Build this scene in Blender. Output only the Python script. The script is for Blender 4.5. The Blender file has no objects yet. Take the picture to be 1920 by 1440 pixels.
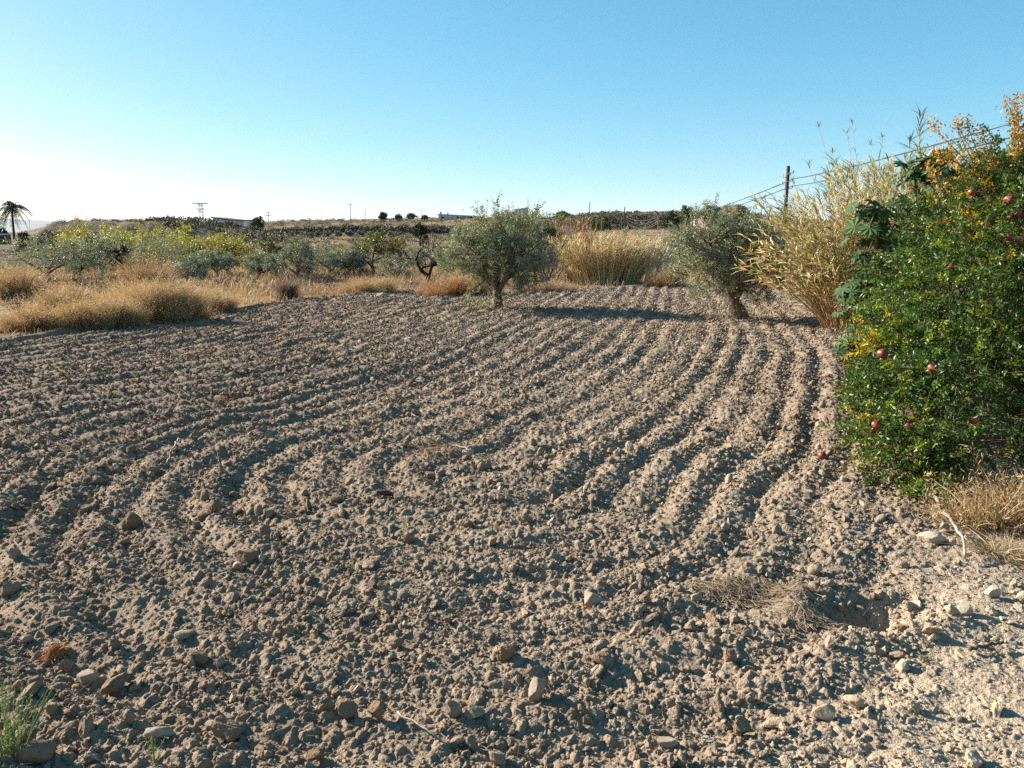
import bpy, bmesh, math, random
import numpy as np
from mathutils import Vector
random.seed(7)
RNG = np.random.default_rng(7)
PI = math.pi
# ---------------------------------------------------------------- camera, sky, sun, exposure
FPX = 1445.0; CAM_H = 1.9; HORIZON = 428.0
PITCH = math.atan((720 - HORIZON) / FPX)
scn = bpy.context.scene
C = scn.collection
cam_d = bpy.data.cameras.new('camera'); cam = bpy.data.objects.new('camera', cam_d); C.objects.link(cam)
cam_d.sensor_width = 36.0; cam_d.lens = FPX / 1920 * 36.0
cam_d.clip_start = 0.05; cam_d.clip_end = 60000
cam.location = (0, 0, CAM_H); cam.rotation_euler = (PI / 2 - PITCH, 0, 0)
scn.camera = cam

SUN_EL = math.radians(25)
SUN_DIR = Vector((-0.90, 0.435, 0)).normalized() * math.cos(SUN_EL) + Vector((0, 0, math.sin(SUN_EL)))
SUN_AZ = math.atan2(SUN_DIR.x, SUN_DIR.y)          # clockwise from +Y
world = bpy.data.worlds.new('World'); scn.world = world; world.use_nodes = True
wn = world.node_tree; bg = wn.nodes['Background']
sky = wn.nodes.new('ShaderNodeTexSky'); sky.sky_type = 'NISHITA'; sky.sun_disc = False
sky.sun_elevation = SUN_EL; sky.sun_rotation = SUN_AZ
sky.air_density = 0.6; sky.dust_density = 0.45; sky.ozone_density = 5.0; sky.altitude = 100
EXPO = 1.52; SKY_S = 0.10
sep = wn.nodes.new('ShaderNodeSeparateColor'); com = wn.nodes.new('ShaderNodeCombineColor')
wn.links.new(sky.outputs[0], sep.inputs[0])
for ch, (ref, val, pw) in enumerate(((2.87, 0.58, 1.10), (4.45, 0.93, 0.67), (5.82, 1.0, 0.50))):   # the camera's rendering of the clear sky, channel by channel
    p_ = wn.nodes.new('ShaderNodeMath'); p_.operation = 'POWER'; p_.inputs[1].default_value = pw
    m_ = wn.nodes.new('ShaderNodeMath'); m_.operation = 'MULTIPLY'; m_.inputs[1].default_value = val / ref ** pw / 2 ** EXPO / SKY_S
    wn.links.new(sep.outputs[ch], p_.inputs[0]); wn.links.new(p_.outputs[0], m_.inputs[0]); wn.links.new(m_.outputs[0], com.inputs[ch])
wn.links.new(com.outputs[0], bg.inputs['Color']); bg.inputs['Strength'].default_value = SKY_S
sd = bpy.data.lights.new('sun', 'SUN'); sd.energy = 5.0; sd.angle = math.radians(0.5); sd.color = (1.0, 0.945, 0.86)
sun = bpy.data.objects.new('sun', sd); C.objects.link(sun)
sun.rotation_euler = SUN_DIR.to_track_quat('Z', 'Y').to_euler()
scn.view_settings.view_transform = 'Standard'; scn.view_settings.look = 'None'
scn.view_settings.gamma = 1.0; scn.view_settings.use_curve_mapping = False
scn.view_settings.exposure = EXPO
scn.render.engine = 'CYCLES'
scn.cycles.max_bounces = 5; scn.cycles.diffuse_bounces = 4; scn.cycles.transmission_bounces = 3
scn.cycles.glossy_bounces = 2; scn.cycles.transparent_max_bounces = 4
scn.cycles.use_adaptive_sampling = True; scn.cycles.use_denoising = False

cp, sp = math.cos(PITCH), math.sin(PITCH)
def world_at(u, v, Y):
    """the point the pixel (u, v) of the photograph sees at the distance Y"""
    a = (u - 960) / FPX; b = (720 - v) / FPX
    t = Y / (cp + b * sp)
    return np.array((a * t, Y, CAM_H + t * (b * cp - sp)))
def ground_at(u, v, z=0.0):
    a = (u - 960) / FPX; b = (720 - v) / FPX
    t = (z - CAM_H) / (b * cp - sp)
    return np.array((a * t, t * (cp + b * sp), z))

# ---------------------------------------------------------------- noise
def _h(ix, iy, s):
    n = (ix.astype(np.int64) * 374761393 + iy.astype(np.int64) * 668265263 + int(s) * 1442695041) & 0xffffffff
    n = ((n ^ (n >> 13)) * 1274126177) & 0xffffffff
    n = (n ^ (n >> 16)) & 0xffffffff
    return n.astype(np.float64) / 4294967296.0
def vnoise(x, y, s=0):
    ix = np.floor(x); iy = np.floor(y); fx = x - ix; fy = y - iy
    fx = fx * fx * (3 - 2 * fx); fy = fy * fy * (3 - 2 * fy)
    a = _h(ix, iy, s); b = _h(ix + 1, iy, s); c = _h(ix, iy + 1, s); d = _h(ix + 1, iy + 1, s)
    return (a + (b - a) * fx) * (1 - fy) + (c + (d - c) * fx) * fy * 1.0
def fbm(x, y, s=0, o=4):
    r = 0; a = 0.5; t = 0
    for k in range(o):
        r = r + a * vnoise(x * 2 ** k + 17.3 * k, y * 2 ** k - 9.1 * k, s + k); t += a; a *= 0.5
    return r / t * 2 - 1
def bumps(x, y, cell, rmin, rmax, s):
    """rounded lumps of random size strewn over a jittered grid"""
    X = x / cell; Y = y / cell; ix = np.floor(X); iy = np.floor(Y); best = np.zeros_like(x)
    for dx in (-1, 0, 1):
        for dy in (-1, 0, 1):
            cx = ix + dx; cy = iy + dy
            px = (cx + _h(cx, cy, s)) * cell; py = (cy + _h(cx, cy, s + 1)) * cell
            q = _h(cx, cy, s + 2); r = rmin + (rmax - rmin) * q * q
            asp = 0.7 + 0.6 * _h(cx, cy, s + 3)
            d2 = ((x - px) * asp) ** 2 + ((y - py) / asp) ** 2
            h = np.sqrt(np.clip(r * r - d2, 0, None))
            np.maximum(best, h, out=best)
    return best
def sstep(a, b, x):
    t = np.clip((x - a) / (b - a), 0, 1); return t * t * (3 - 2 * t)

# ---------------------------------------------------------------- mesh helpers
def mk(name, V, faces, mat, parent=None, col=None, smooth=False, loc=None):
    """one mesh object from numpy arrays; faces: one array or a list of arrays (tris and quads)"""
    if not isinstance(faces, (list, tuple)): faces = [faces]
    faces = [f for f in faces if len(f)]
    V = np.asarray(V, dtype=np.float32)
    me = bpy.data.meshes.new(name)
    me.vertices.add(len(V)); me.vertices.foreach_set('co', V.ravel())
    nl = sum(f.size for f in faces); nf = sum(len(f) for f in faces)
    me.loops.add(nl); me.loops.foreach_set('vertex_index', np.concatenate([f.ravel() for f in faces]).astype(np.int32))
    tot = np.concatenate([np.full(len(f), f.shape[1]) for f in faces]).astype(np.int32)
    st = np.concatenate([[0], np.cumsum(tot)[:-1]]).astype(np.int32)
    me.polygons.add(nf); me.polygons.foreach_set('loop_start', st)
    try: me.polygons.foreach_set('loop_total', tot)
    except Exception: pass
    me.polygons.foreach_set('use_smooth', np.full(nf, smooth, dtype=bool))
    if col is not None:
        at = me.color_attributes.new('col', 'FLOAT_COLOR', 'POINT')
        c = np.ones((len(V), 4), dtype=np.float32); c[:, :3] = col
        at.data.foreach_set('color', c.ravel())
    me.update(calc_edges=True)
    me.materials.append(mat)
    o = bpy.data.objects.new(name, me); C.objects.link(o)
    if parent is not None: o.parent = parent
    if loc is not None: o.location = loc
    return o
def tag(o, label=None, cat=None, group=None, kind=None):
    if label: o['label'] = label
    if cat: o['category'] = cat
    if group: o['group'] = group
    if kind: o['kind'] = kind
    return o
def empty(name, loc, label, cat, group=None, rz=0, sc=1.0):
    o = bpy.data.objects.new(name, None); C.objects.link(o); o.empty_display_size = 0.2
    o.location = tuple(float(q) for q in loc); o.rotation_euler = (0, 0, rz)
    o.scale = (sc,) * 3 if not isinstance(sc, (tuple, list)) else sc
    return tag(o, label, cat, group)
def dup(root, loc, label, group=None, rz=0, sc=1.0):
    r = root.copy(); C.objects.link(r); r.location = tuple(float(q) for q in loc); r.rotation_euler = (0, 0, rz)
    r.scale = (sc,) * 3 if not isinstance(sc, (tuple, list)) else sc
    r['label'] = label
    if group: r['group'] = group
    for ch in list(root.children):
        c = ch.copy(); C.objects.link(c); c.parent = r
        for g in list(ch.children):
            d = g.copy(); C.objects.link(d); d.parent = c
    return r
def cat(parts):
    """join [(V, F, col), ...] with the same face size"""
    V = []; F = []; K = []; n = 0
    for v, f, k in parts:
        V.append(v); F.append(f + n); K.append(np.broadcast_to(k, (len(v), 3))); n += len(v)
    return np.concatenate(V), np.concatenate(F), np.concatenate(K)
def unit(a):
    return a / np.maximum(np.linalg.norm(a, axis=-1, keepdims=True), 1e-9)
def tubes(P, R, sides=5, cap=False):
    """P (N,S,3) paths, R (N,S) radii -> verts, quads"""
    P = np.asarray(P, float); R = np.asarray(R, float)
    if P.ndim == 2: P = P[None]; R = R[None]
    N, S, _ = P.shape
    T = unit(np.gradient(P, axis=1))
    ref = np.where(np.abs(T[..., 2:3]) > 0.9, np.array((1., 0, 0)), np.array((0, 0, 1.)))
    ref = np.broadcast_to(ref[:, :1], T.shape)
    A = unit(np.cross(T, ref)); B = np.cross(T, A)
    ang = np.arange(sides) / sides * 2 * PI
    ring = A[:, :, None] * np.cos(ang)[None, None, :, None] + B[:, :, None] * np.sin(ang)[None, None, :, None]
    V = (P[:, :, None] + ring * R[:, :, None, None]).reshape(-1, 3)
    i = np.arange(N)[:, None, None] * S * sides + np.arange(S - 1)[None, :, None] * sides
    k = np.arange(sides)[None, None, :]; k2 = (k + 1) % sides
    F = np.stack([i + k, i + k2, i + sides + k2, i + sides + k], -1).reshape(-1, 4)
    return V, F
def ribbons(P, W, side):
    """P (N,S,3), W (N,S) half widths, side (N,3) or (N,S,3)"""
    N, S, _ = P.shape
    if side.ndim == 2: side = np.broadcast_to(side[:, None], P.shape)
    T = np.gradient(P, axis=1)
    side = unit(np.cross(T, np.cross(side, T)))
    V = np.stack([P - side * W[..., None], P + side * W[..., None]], 2).reshape(-1, 3)
    i = np.arange(N)[:, None] * S * 2 + np.arange(S - 1)[None] * 2
    F = np.stack([i, i + 1, i + 3, i + 2], -1).reshape(-1, 4)
    return V, F
def leaves(P, D, L, W, rng, fold=0.25, nrm=None):
    """leaf-shaped quads: base, widest sides, tip"""
    D = unit(D); N = len(P)
    r = rng.normal(size=(N, 3)) if nrm is None else nrm
    S = unit(np.cross(D, r)); U = np.cross(S, D)
    L = L[:, None]; W = W[:, None]
    m = P + D * L * 0.5 + U * W * fold
    V = np.stack([P, m + S * W, P + D * L, m - S * W], 1).reshape(-1, 3)
    F = np.arange(N * 4).reshape(N, 4)
    return V, F
def rsphere(n, rng):
    return unit(rng.normal(size=(n, 3)))
def shade(base, n, rng, amt=0.2, hue=0.06, rep=4):
    """per-leaf colour: base times a random value, with a little hue drift"""
    b = np.asarray(base, float)
    if b.ndim == 1: b = np.broadcast_to(b, (n, 3))
    c = 0.75 * b * np.exp(rng.normal(size=(n, 1)) * amt) * np.exp(rng.normal(size=(n, 3)) * hue)
    return np.repeat(np.clip(c, 0, 1), rep, axis=0)

# ---------------------------------------------------------------- materials
def mat_new(name):
    m = bpy.data.materials.new(name); m.use_nodes = True
    return m, m.node_tree.nodes, m.node_tree.links, m.node_tree.nodes['Principled BSDF']
def leaf_mat(name, trans=0.3, rough=0.5, spec=0.35, under=None, tint=(1.15, 1.15, 0.6)):
    m, n, l, p = mat_new(name)
    a = n.new('ShaderNodeAttribute'); a.attribute_name = 'col'
    c = a.outputs['Color']
    if under is not None:
        g = n.new('ShaderNodeNewGeometry'); mx = n.new('ShaderNodeMix'); mx.data_type = 'RGBA'
        l.new(g.outputs['Backfacing'], mx.inputs[0]); l.new(c, mx.inputs[6]); mx.inputs[7].default_value = (*under, 1)
        c = mx.outputs[2]
    l.new(c, p.inputs['Base Color']); p.inputs['Roughness'].default_value = rough
    p.inputs['Specular IOR Level'].default_value = spec
    t = n.new('ShaderNodeBsdfTranslucent'); mu = n.new('ShaderNodeMix'); mu.data_type = 'RGBA'; mu.blend_type = 'MULTIPLY'
    mu.inputs[0].default_value = 1; l.new(a.outputs['Color'], mu.inputs[6]); mu.inputs[7].default_value = (*tint, 1)
    l.new(mu.outputs[2], t.inputs['Color'])
    ms = n.new('ShaderNodeMixShader'); ms.inputs[0].default_value = trans
    l.new(p.outputs[0], ms.inputs[1]); l.new(t.outputs[0], ms.inputs[2])
    l.new(ms.outputs[0], n['Material Output'].inputs['Surface'])
    return m
def noisy_mat(name, c1, c2, scale=8, rough=0.9, bump=0.3, bscale=None, attr=False, stretch=(1, 1, 1), spec=0.2, bdist=0.02, obj=True):
    m, n, l, p = mat_new(name)
    tc = n.new('ShaderNodeTexCoord'); mp = n.new('ShaderNodeMapping'); mp.inputs['Scale'].default_value = stretch
    l.new(tc.outputs['Object'], mp.inputs['Vector'])
    t = n.new('ShaderNodeTexNoise'); t.inputs['Scale'].default_value = scale; t.inputs['Detail'].default_value = 8
    t.inputs['Roughness'].default_value = 0.65
    l.new(mp.outputs[0], t.inputs['Vector'])
    r = n.new('ShaderNodeValToRGB'); r.color_ramp.elements[0].position = 0.32; r.color_ramp.elements[1].position = 0.68
    r.color_ramp.elements[0].color = (*c1, 1); r.color_ramp.elements[1].color = (*c2, 1)
    l.new(t.outputs['Fac'], r.inputs['Fac'])
    c = r.outputs['Color']
    if attr:
        a = n.new('ShaderNodeAttribute'); a.attribute_name = 'col'
        mu = n.new('ShaderNodeMix'); mu.data_type = 'RGBA'; mu.blend_type = 'MULTIPLY'; mu.inputs[0].default_value = 1
        l.new(a.outputs['Color'], mu.inputs[6]); l.new(c, mu.inputs[7]); c = mu.outputs[2]
    l.new(c, p.inputs['Base Color']); p.inputs['Roughness'].default_value = rough
    p.inputs['Specular IOR Level'].default_value = spec
    if bump:
        t2 = n.new('ShaderNodeTexNoise'); t2.inputs['Scale'].default_value = bscale or scale * 3; t2.inputs['Detail'].default_value = 6
        l.new(mp.outputs[0], t2.inputs['Vector'])
        b = n.new('ShaderNodeBump'); b.inputs['Strength'].default_value = bump; b.inputs['Distance'].default_value = bdist
        l.new(t2.outputs['Fac'], b.inputs['Height']); l.new(b.outputs[0], p.inputs['Normal'])
    return m
def plain_mat(name, c, rough=0.7, metal=0.0, var=0.12, scale=3):
    c = np.array(c); return noisy_mat(name, tuple(c * (1 - var)), tuple(np.clip(c * (1 + var), 0, 1)), scale=scale, rough=rough, bump=0.1)

M_soil = noisy_mat('ploughed_soil', (0.78, 0.76, 0.74), (1.22, 1.22, 1.22), scale=9, bscale=110, bump=0.9, bdist=0.012, attr=True, spec=0.1)
M_clod = noisy_mat('earth_clod', (0.82, 0.8, 0.78), (1.15, 1.15, 1.15), scale=25, bscale=120, bump=0.9, bdist=0.009, attr=True, spec=0.1)
M_land = noisy_mat('dry_land', (0.65, 0.65, 0.65), (1.3, 1.3, 1.3), scale=0.9, bscale=4, bump=0.6, bdist=0.15, attr=True, spec=0.05)
M_stone = noisy_mat('pale_stone', (0.8, 0.78, 0.75), (1.15, 1.15, 1.15), scale=30, bscale=90, bump=0.5, bdist=0.004, attr=True, spec=0.2)
M_bark = noisy_mat('olive_bark', (0.07, 0.045, 0.03), (0.24, 0.165, 0.115), scale=14, bscale=22, bump=1.0, bdist=0.03, stretch=(1, 1, 0.35))
M_dark_bark = noisy_mat('dark_bark', (0.02, 0.014, 0.012), (0.06, 0.045, 0.035), scale=14, bscale=22, bump=0.8, bdist=0.02, stretch=(1, 1, 0.35))
M_pale_bark = noisy_mat('pale_bark', (0.22, 0.18, 0.14), (0.42, 0.36, 0.30), scale=14, bump=0.6)
M_olive = leaf_mat('olive_leaf', trans=0.25, rough=0.5, spec=0.35, under=(0.34, 0.36, 0.26))
M_leaf = leaf_mat('broad_leaf', trans=0.35, rough=0.45, spec=0.4)
M_gloss = leaf_mat('glossy_leaf', trans=0.32, rough=0.42, spec=0.4)
M_pine = leaf_mat('needle_leaf', trans=0.08, rough=0.6, spec=0.2)
M_straw = leaf_mat('straw', trans=0.35, rough=0.55, spec=0.3, tint=(1.1, 0.95, 0.7))
M_cane = leaf_mat('cane_skin', trans=0.0, rough=0.45, spec=0.4)
M_fruit = noisy_mat('pomegranate_rind', (0.11, 0.008, 0.006), (0.30, 0.055, 0.02), scale=22, rough=0.4, bump=0.05, spec=0.6)
M_wood = noisy_mat('weathered_wood', (0.05, 0.032, 0.024), (0.13, 0.09, 0.065), scale=6, bump=0.6, stretch=(1, 1, 0.1))
M_wood_pale = noisy_mat('bleached_wood', (0.19, 0.15, 0.115), (0.38, 0.32, 0.26), scale=12, bump=0.5, stretch=(1, 1, 1))
M_steel = plain_mat('galvanised_steel', (0.28, 0.29, 0.30), rough=0.5)
M_wire = plain_mat('cable_sheath', (0.03, 0.035, 0.045), rough=0.5)
M_wire2 = plain_mat('bare_wire', (0.25, 0.26, 0.28), rough=0.5)
M_white = plain_mat('whitewashed_wall', (0.55, 0.53, 0.50))
M_grey = plain_mat('grey_sheet', (0.42, 0.45, 0.50))
M_tile = plain_mat('clay_roof', (0.20, 0.11, 0.075))
M_glass = plain_mat('dark_glass', (0.03, 0.035, 0.045), rough=0.2)
M_hill = plain_mat('far_mountain', (0.20, 0.19, 0.17), scale=0.001)

# ---------------------------------------------------------------- terrain shape
YK = np.array([0, 30, 38, 48, 70, 85, 100, 120, 148, 155, 195, 206, 240, 300, 600, 2000, 8000, 40000.])
UK = [-600, 60, 150, 450, 700, 1000, 1150, 1350, 1440, 1700, 2600]
VT = [[470, 465, 460, 455, 454, 448, 446, 440],
      [468, 462, 455, 450, 449, 444, 443, 436],
      [466, 460, 452, 447, 444, 436, 432, 421],
      [462, 457, 451, 446, 441, 429, 425, 417],
      [461, 453, 447, 441, 430, 424, 419, 411],
      [461, 453, 446, 440, 430, 424, 416, 406],
      [457, 450, 442, 433, 412, 405, 403, 400],
      [457, 450, 442, 431, 411, 404, 402, 400],
      [457, 452, 443, 434, 420, 414, 411, 409],
      [462, 455, 448, 440, 435, 430, 428, 424],
      [470, 465, 460, 455, 454, 448, 446, 440]]
ZT = []
for row in VT:
    zs = [0, 0, -0.25, -1.1, -1.4]
    for Yk, v in zip(YK[5:13], row): zs.append(world_at(960, v, Yk)[2])
    zs += [zs[-1] - 0.8, -8, -25, -60, -60]
    ZT.append(zs)
ZT = np.array(ZT)
def macro(x, y):
    x = np.asarray(x, float); y = np.asarray(y, float)
    Y = np.hypot(x * 0.35, y); Y = np.where(y < 0, np.minimum(np.hypot(x, y) * 0.5, 20), Y)
    u = 960 + 1417 * x / np.maximum(np.abs(y), 3) * 1.0
    ui = np.interp(u, UK, np.arange(len(UK)))
    i0 = np.clip(np.floor(ui).astype(int), 0, len(UK) - 2); f = ui - i0; f = f * f * (3 - 2 * f)
    yi = np.interp(Y, YK, np.arange(len(YK)))
    j0 = np.clip(np.floor(yi).astype(int), 0, len(YK) - 2); g = yi - j0
    z = (ZT[i0, j0] * (1 - g) + ZT[i0, j0 + 1] * g) * (1 - f) + (ZT[i0 + 1, j0] * (1 - g) + ZT[i0 + 1, j0 + 1] * g) * f
    # flat-topped mound at the left, between the palm and the yellow trees
    wob = fbm(x / 9, y / 9, 5, 3) * 2.0
    ml = sstep(-60.5, -57.0, x + wob * 0.25) * (1 - sstep(-47, -30, x)) * sstep(90, 99, y + wob) * (1 - sstep(118, 135, y))
    z = z + ml * (2.75 + fbm(x / 6, y / 6, 6, 3) * 0.12 - z)
    # pointed earth mound behind the second olive
    dx = (x - 31.5); dy = (y - 112)
    rr = np.hypot(dx / np.where(dx > 0, 4.4, 6.5), dy / 7) + fbm(x / 2.5, y / 2.5, 9, 3) * 0.10
    z = z + np.clip(1 - sstep(0.22, 1.0, rr), 0, 1) * (5.0 - z) * (y > 60)
    # general unevenness grows with the distance
    amp = sstep(26, 45, Y) * 0.22 + sstep(90, 200, Y) * 0.25
    z = z + fbm(x / 7, y / 7, 11, 4) * amp
    far = sstep(400, 3000, Y)
    z = z + fbm(x / 900, y / 900, 12, 4) * 12 * far
    return z
BX = [-60, -14, -12, -8.9, -6.6, -5.8, -4.0, 0.7, 4.85, 7.0, 9, 60]
BY = [6.5, 9.6, 10.6, 13.2, 16.9, 20.7, 23.5, 24.4, 25.6, 24.5, 22, 14]
def edge_y(x): return np.interp(x, BX, BY)
def in_field(x, y):
    """>0 inside the ploughed field (metres from its far edge)"""
    return (edge_y(x) + fbm(x * 0.9, y * 0.9, 31, 3) * 0.45 - y)
def verge(x, y):
    """1 on the untilled strip at the right, 0 in the furrows"""
    d = x - (1.05 + 0.78 * (y - 2.4)) + fbm(x * 1.3, y * 1.3, 41, 3) * 0.35
    return sstep(-0.35, 0.45, d) * (y > -50)
TURN = (-0.2, 5.9)
def furrow_s(x, y):
    """distance from the middle of the turning strip: furrows run away to the right of forward and swing round in a U near the camera"""
    yy = np.maximum(y, 1.0)
    xa = 0.18 * yy - 7.5 * np.exp(-yy / 5.0) + 1.04
    tan = 0.18 + 1.5 * np.exp(-yy / 5.0); cs = 1 / np.sqrt(1 + tan * tan)
    st = np.abs(x - xa) * np.where(x < xa, 0.5 * cs + 0.5, 1.0) * np.where(yy > 9, 1, 0.9 + 0.1 * sstep(6, 9, yy))
    cap = np.hypot((x - TURN[0]), (y - TURN[1]))
    al = (x - TURN[0]) * 0.54 + (y - TURN[1]) * 0.84
    w = sstep(-0.7, 1.6, al)
    return cap * (1 - w) + st * w + fbm(x * 0.55, y * 0.35, 51, 3) * 0.13 + fbm(x * 2.4, y * 1.6, 52, 3) * 0.045
FUR = 0.37
HOLE = ground_at(1625, 1150)
def ground_z(x, y, fine=True, small=True):
    x = np.asarray(x, float); y = np.asarray(y, float)
    z = macro(x, y)
    f = in_field(x, y); inside = sstep(-0.2, 0.5, f); vg = verge(x, y)
    near = sstep(2.4, 4.6, y)
    s = furrow_s(x, y) / FUR
    ph = s - np.floor(s); w = 0.5 - 0.5 * np.cos(2 * PI * ph)
    key = np.floor(s); amp = (0.034 + 0.024 * _h(key, key * 0, 3)) * (0.5 + 0.9 * vnoise(x * 0.45 + 3, y * 0.45, 62)) * (1 + 0.12 * sstep(-2, 1.5, x))
    amp = amp * 1.08 * (0.55 + 0.45 * near + 0.45 * sstep(-0.3, -1.6, x) * (1 - near)) * (0.65 + 0.5 * vnoise(x * 0.8, y * 0.5, 61)) * (1 - vg * 0.9) * np.where(x > 2.2, 1 - 0.75 * sstep(2.4, 3.4, s * FUR), 1)
    z = z + inside * ((w ** 0.8 - 0.5) * amp + fbm(x * 1.6, y * 1.6, 71, 5) * 0.060)
    z = z + (1 - inside) * (fbm(x * 0.9, y * 0.9, 72, 4) * 0.10) * sstep(1, 6, y) * (1 - sstep(30, 60, y))
    z = z + np.exp(-(f / 0.35) ** 2) * 0.06 * (y > 5) * (y < 40)                     # crumbled rim of the field
    dh = np.hypot((x - HOLE[0]) / 0.30, (y - HOLE[1]) / 0.20)
    z = z - 0.15 * (1 - sstep(0.10, 1.05, dh + fbm(x * 6, y * 6, 73, 3) * 0.40)) + 0.03 * np.exp(-((dh - 1.25) / 0.3) ** 2)
    if fine:
        wx = x + fbm(x * 18, y * 18, 81, 2) * 0.022; wy = y + fbm(x * 18, y * 18, 83, 2) * 0.022
        k = np.maximum((1 - 0.68 * vg), dh < 1.2) * inside
        b = bumps(wx, wy, 0.105, 0.010, 0.034, 91) * 0.75
        c = bumps(wx, wy, 0.050, 0.008, 0.028, 95) * 0.8
        z = z + k * np.maximum(b, c)
        if small:
            m = (np.hypot(x, y) < 9)
            d = np.zeros_like(z)
            xs, ys = wx[m], wy[m]
            d[m] = bumps(xs, ys, 0.022, 0.003, 0.012, 99) * 0.8 + fbm(x[m] * 60, y[m] * 60, 101, 3) * 0.003
            z = z + d * (0.4 + 0.6 * inside)
    return z
def soil_colour(x, y):
    n = fbm(x * 0.7, y * 0.7, 111, 4)[..., None]; n2 = fbm(x * 5, y * 5, 112, 3)[..., None]
    vg = verge(x, y)[..., None]
    left = sstep(2.5, -4.5, x + 0.1 * y)[..., None] * 0.6 * (1 - vg)
    c = np.array((0.292, 0.219, 0.152)) * (1 - left) + np.array((0.222, 0.145, 0.088)) * left
    c = c * (1 - vg) + np.array((0.392, 0.300, 0.208)) * vg
    return 0.88 * c * (1 + 0.13 * n + 0.09 * n2)
def land_colour(x, y):
    Y = np.hypot(x, y)
    n = fbm(x / 5, y / 5, 121, 4); n2 = fbm(x / 1.1, y / 1.1, 122, 3)
    straw = np.array((0.30, 0.195, 0.10)); earth = np.array((0.20, 0.13, 0.08)); green = np.array((0.10, 0.095, 0.05))
    t = sstep(-0.25, 0.35, n + 0.4 * n2)[..., None]
    c = straw * t + earth * (1 - t)
    g = (sstep(0.05, 0.4, fbm(x / 9, y / 16, 123, 4)) * sstep(60, 110, Y) * 0.75)[..., None]
    c = c * (1 - g) + green * g
    dk = (sstep(30, 42, Y) * (1 - sstep(75, 110, Y)) * 0.45)[..., None]
    c = c * (1 - dk) + np.array((0.14, 0.105, 0.06)) * dk
    mo = ((x < -28) & (x > -75) & (y > 86) & (y < 140))[..., None] * 0.7  # left mound: browner earth, darkened to paint in the shade on it
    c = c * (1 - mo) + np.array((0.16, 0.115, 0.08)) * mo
    c = c * 0.88
    far = sstep(300, 900, Y)[..., None]
    c = c * (1 - far) + np.array((0.20, 0.19, 0.15)) * far
    return c

# rows (distance) and columns (azimuth) of the ground sheet
rows = [0.02, 0.6, 1.1, 1.5]
r = 1.7
while r < 27.5:
    rows.append(r)
    r += min(max(0.55 * r * r / (CAM_H * 770), 0.0016), 0.042)
while r < 400:
    rows.append(r); r += max(0.06, r * 0.0065)
while r < 20000:
    rows.append(r); r *= 1.12
rows = np.array(rows)
half = math.radians(47)
cols = np.concatenate([np.arange(-half, half, 0.00150), np.linspace(half, 2 * PI - half, 90)[:-1]])
nr, nc = len(rows), len(cols)
RR, AA = np.meshgrid(rows, cols, indexing='ij')
GX = (RR * np.sin(AA)); GY = (RR * np.cos(AA))
GZ = ground_z(GX, GY)
inm = in_field(GX, GY)
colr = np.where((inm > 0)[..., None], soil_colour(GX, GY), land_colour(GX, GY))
V = np.stack([GX, GY, GZ], -1).reshape(-1, 3)
i = (np.arange(nr - 1)[:, None] * nc + np.arange(nc)[None]); j = (np.arange(nr - 1)[:, None] * nc + (np.arange(nc)[None] + 1) % nc)
F = np.stack([i, i + nc, j + nc, j], -1).reshape(-1, 4)
fm = (inm[:-1] > 0).reshape(-1)
def sub(mask):
    f = F[mask]; used = np.unique(f); mp = np.zeros(len(V), dtype=np.int64); mp[used] = np.arange(len(used))
    return V[used], mp[f], colr.reshape(-1, 3)[used]
v_, f_, c_ = sub(fm)
tag(mk('ploughed_field', v_, f_, M_soil, col=c_, smooth=True), kind='structure')
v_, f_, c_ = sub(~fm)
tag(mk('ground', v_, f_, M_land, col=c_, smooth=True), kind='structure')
del GX, GY, GZ, RR, AA, V, F, colr, v_, f_, c_
def gz(x, y): return float(ground_z(np.array([x]), np.array([y]), fine=False)[0])
def on_ground(u, Y):
    x = (u - 960) / FPX * Y * 1.0
    z = gz(x, Y)
    for _ in range(3):
        t = Y * cp + (CAM_H - z) * sp; x = (u - 960) / FPX * t; z = gz(x, Y)
    return np.array((x, Y, z))

# ---------------------------------------------------------------- clods and stones
def ico(sub_):
    bm = bmesh.new(); bmesh.ops.create_icosphere(bm, subdivisions=sub_, radius=1.0)
    v = np.array([q.co[:] for q in bm.verts]); f = np.array([[w.index for w in q.verts] for q in bm.faces]); bm.free()
    return v, f
ICO = {k: ico(k) for k in (1, 2, 3, 4)}
def rock_variants(level, n, seed, cuts=9, rough=0.15, cutat=(0.42, 0.82)):
    rng = np.random.default_rng(seed); v0, f = ICO[level]; out = []
    for _ in range(n):
        v = v0.copy()
        for _k in range(cuts):
            nn = unit(rng.normal(size=3)); c = rng.uniform(*cutat)
            d = v @ nn - c; v = v - np.clip(d, 0, None)[:, None] * nn * 0.9
        off = rng.uniform(0, 50, 3)
        for fr, am in ((1.7, rough), (4.0, rough * 0.5), (9.0, rough * 0.28)):
            q = v0 * fr + off
            nz = vnoise(q[:, 0] + q[:, 2] * 0.7, q[:, 1] - q[:, 2] * 0.6, seed) + vnoise(q[:, 1] * 1.1 + 5, q[:, 2] + q[:, 0] * 0.5, seed + 1) - 1
            v = v * (1 + nz[:, None] * am * 2)
        out.append(v)
    return out, f
def rotmats(n, rng, tilt=None):
    q = unit(rng.normal(size=(n, 4))); w, x, y, z = q.T
    return np.stack([1 - 2 * (y * y + z * z), 2 * (x * y - z * w), 2 * (x * z + y * w),
                     2 * (x * y + z * w), 1 - 2 * (x * x + z * z), 2 * (y * z - x * w),
                     2 * (x * z - y * w), 2 * (y * z + x * w), 1 - 2 * (x * x + y * y)], -1).reshape(-1, 3, 3)
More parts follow.
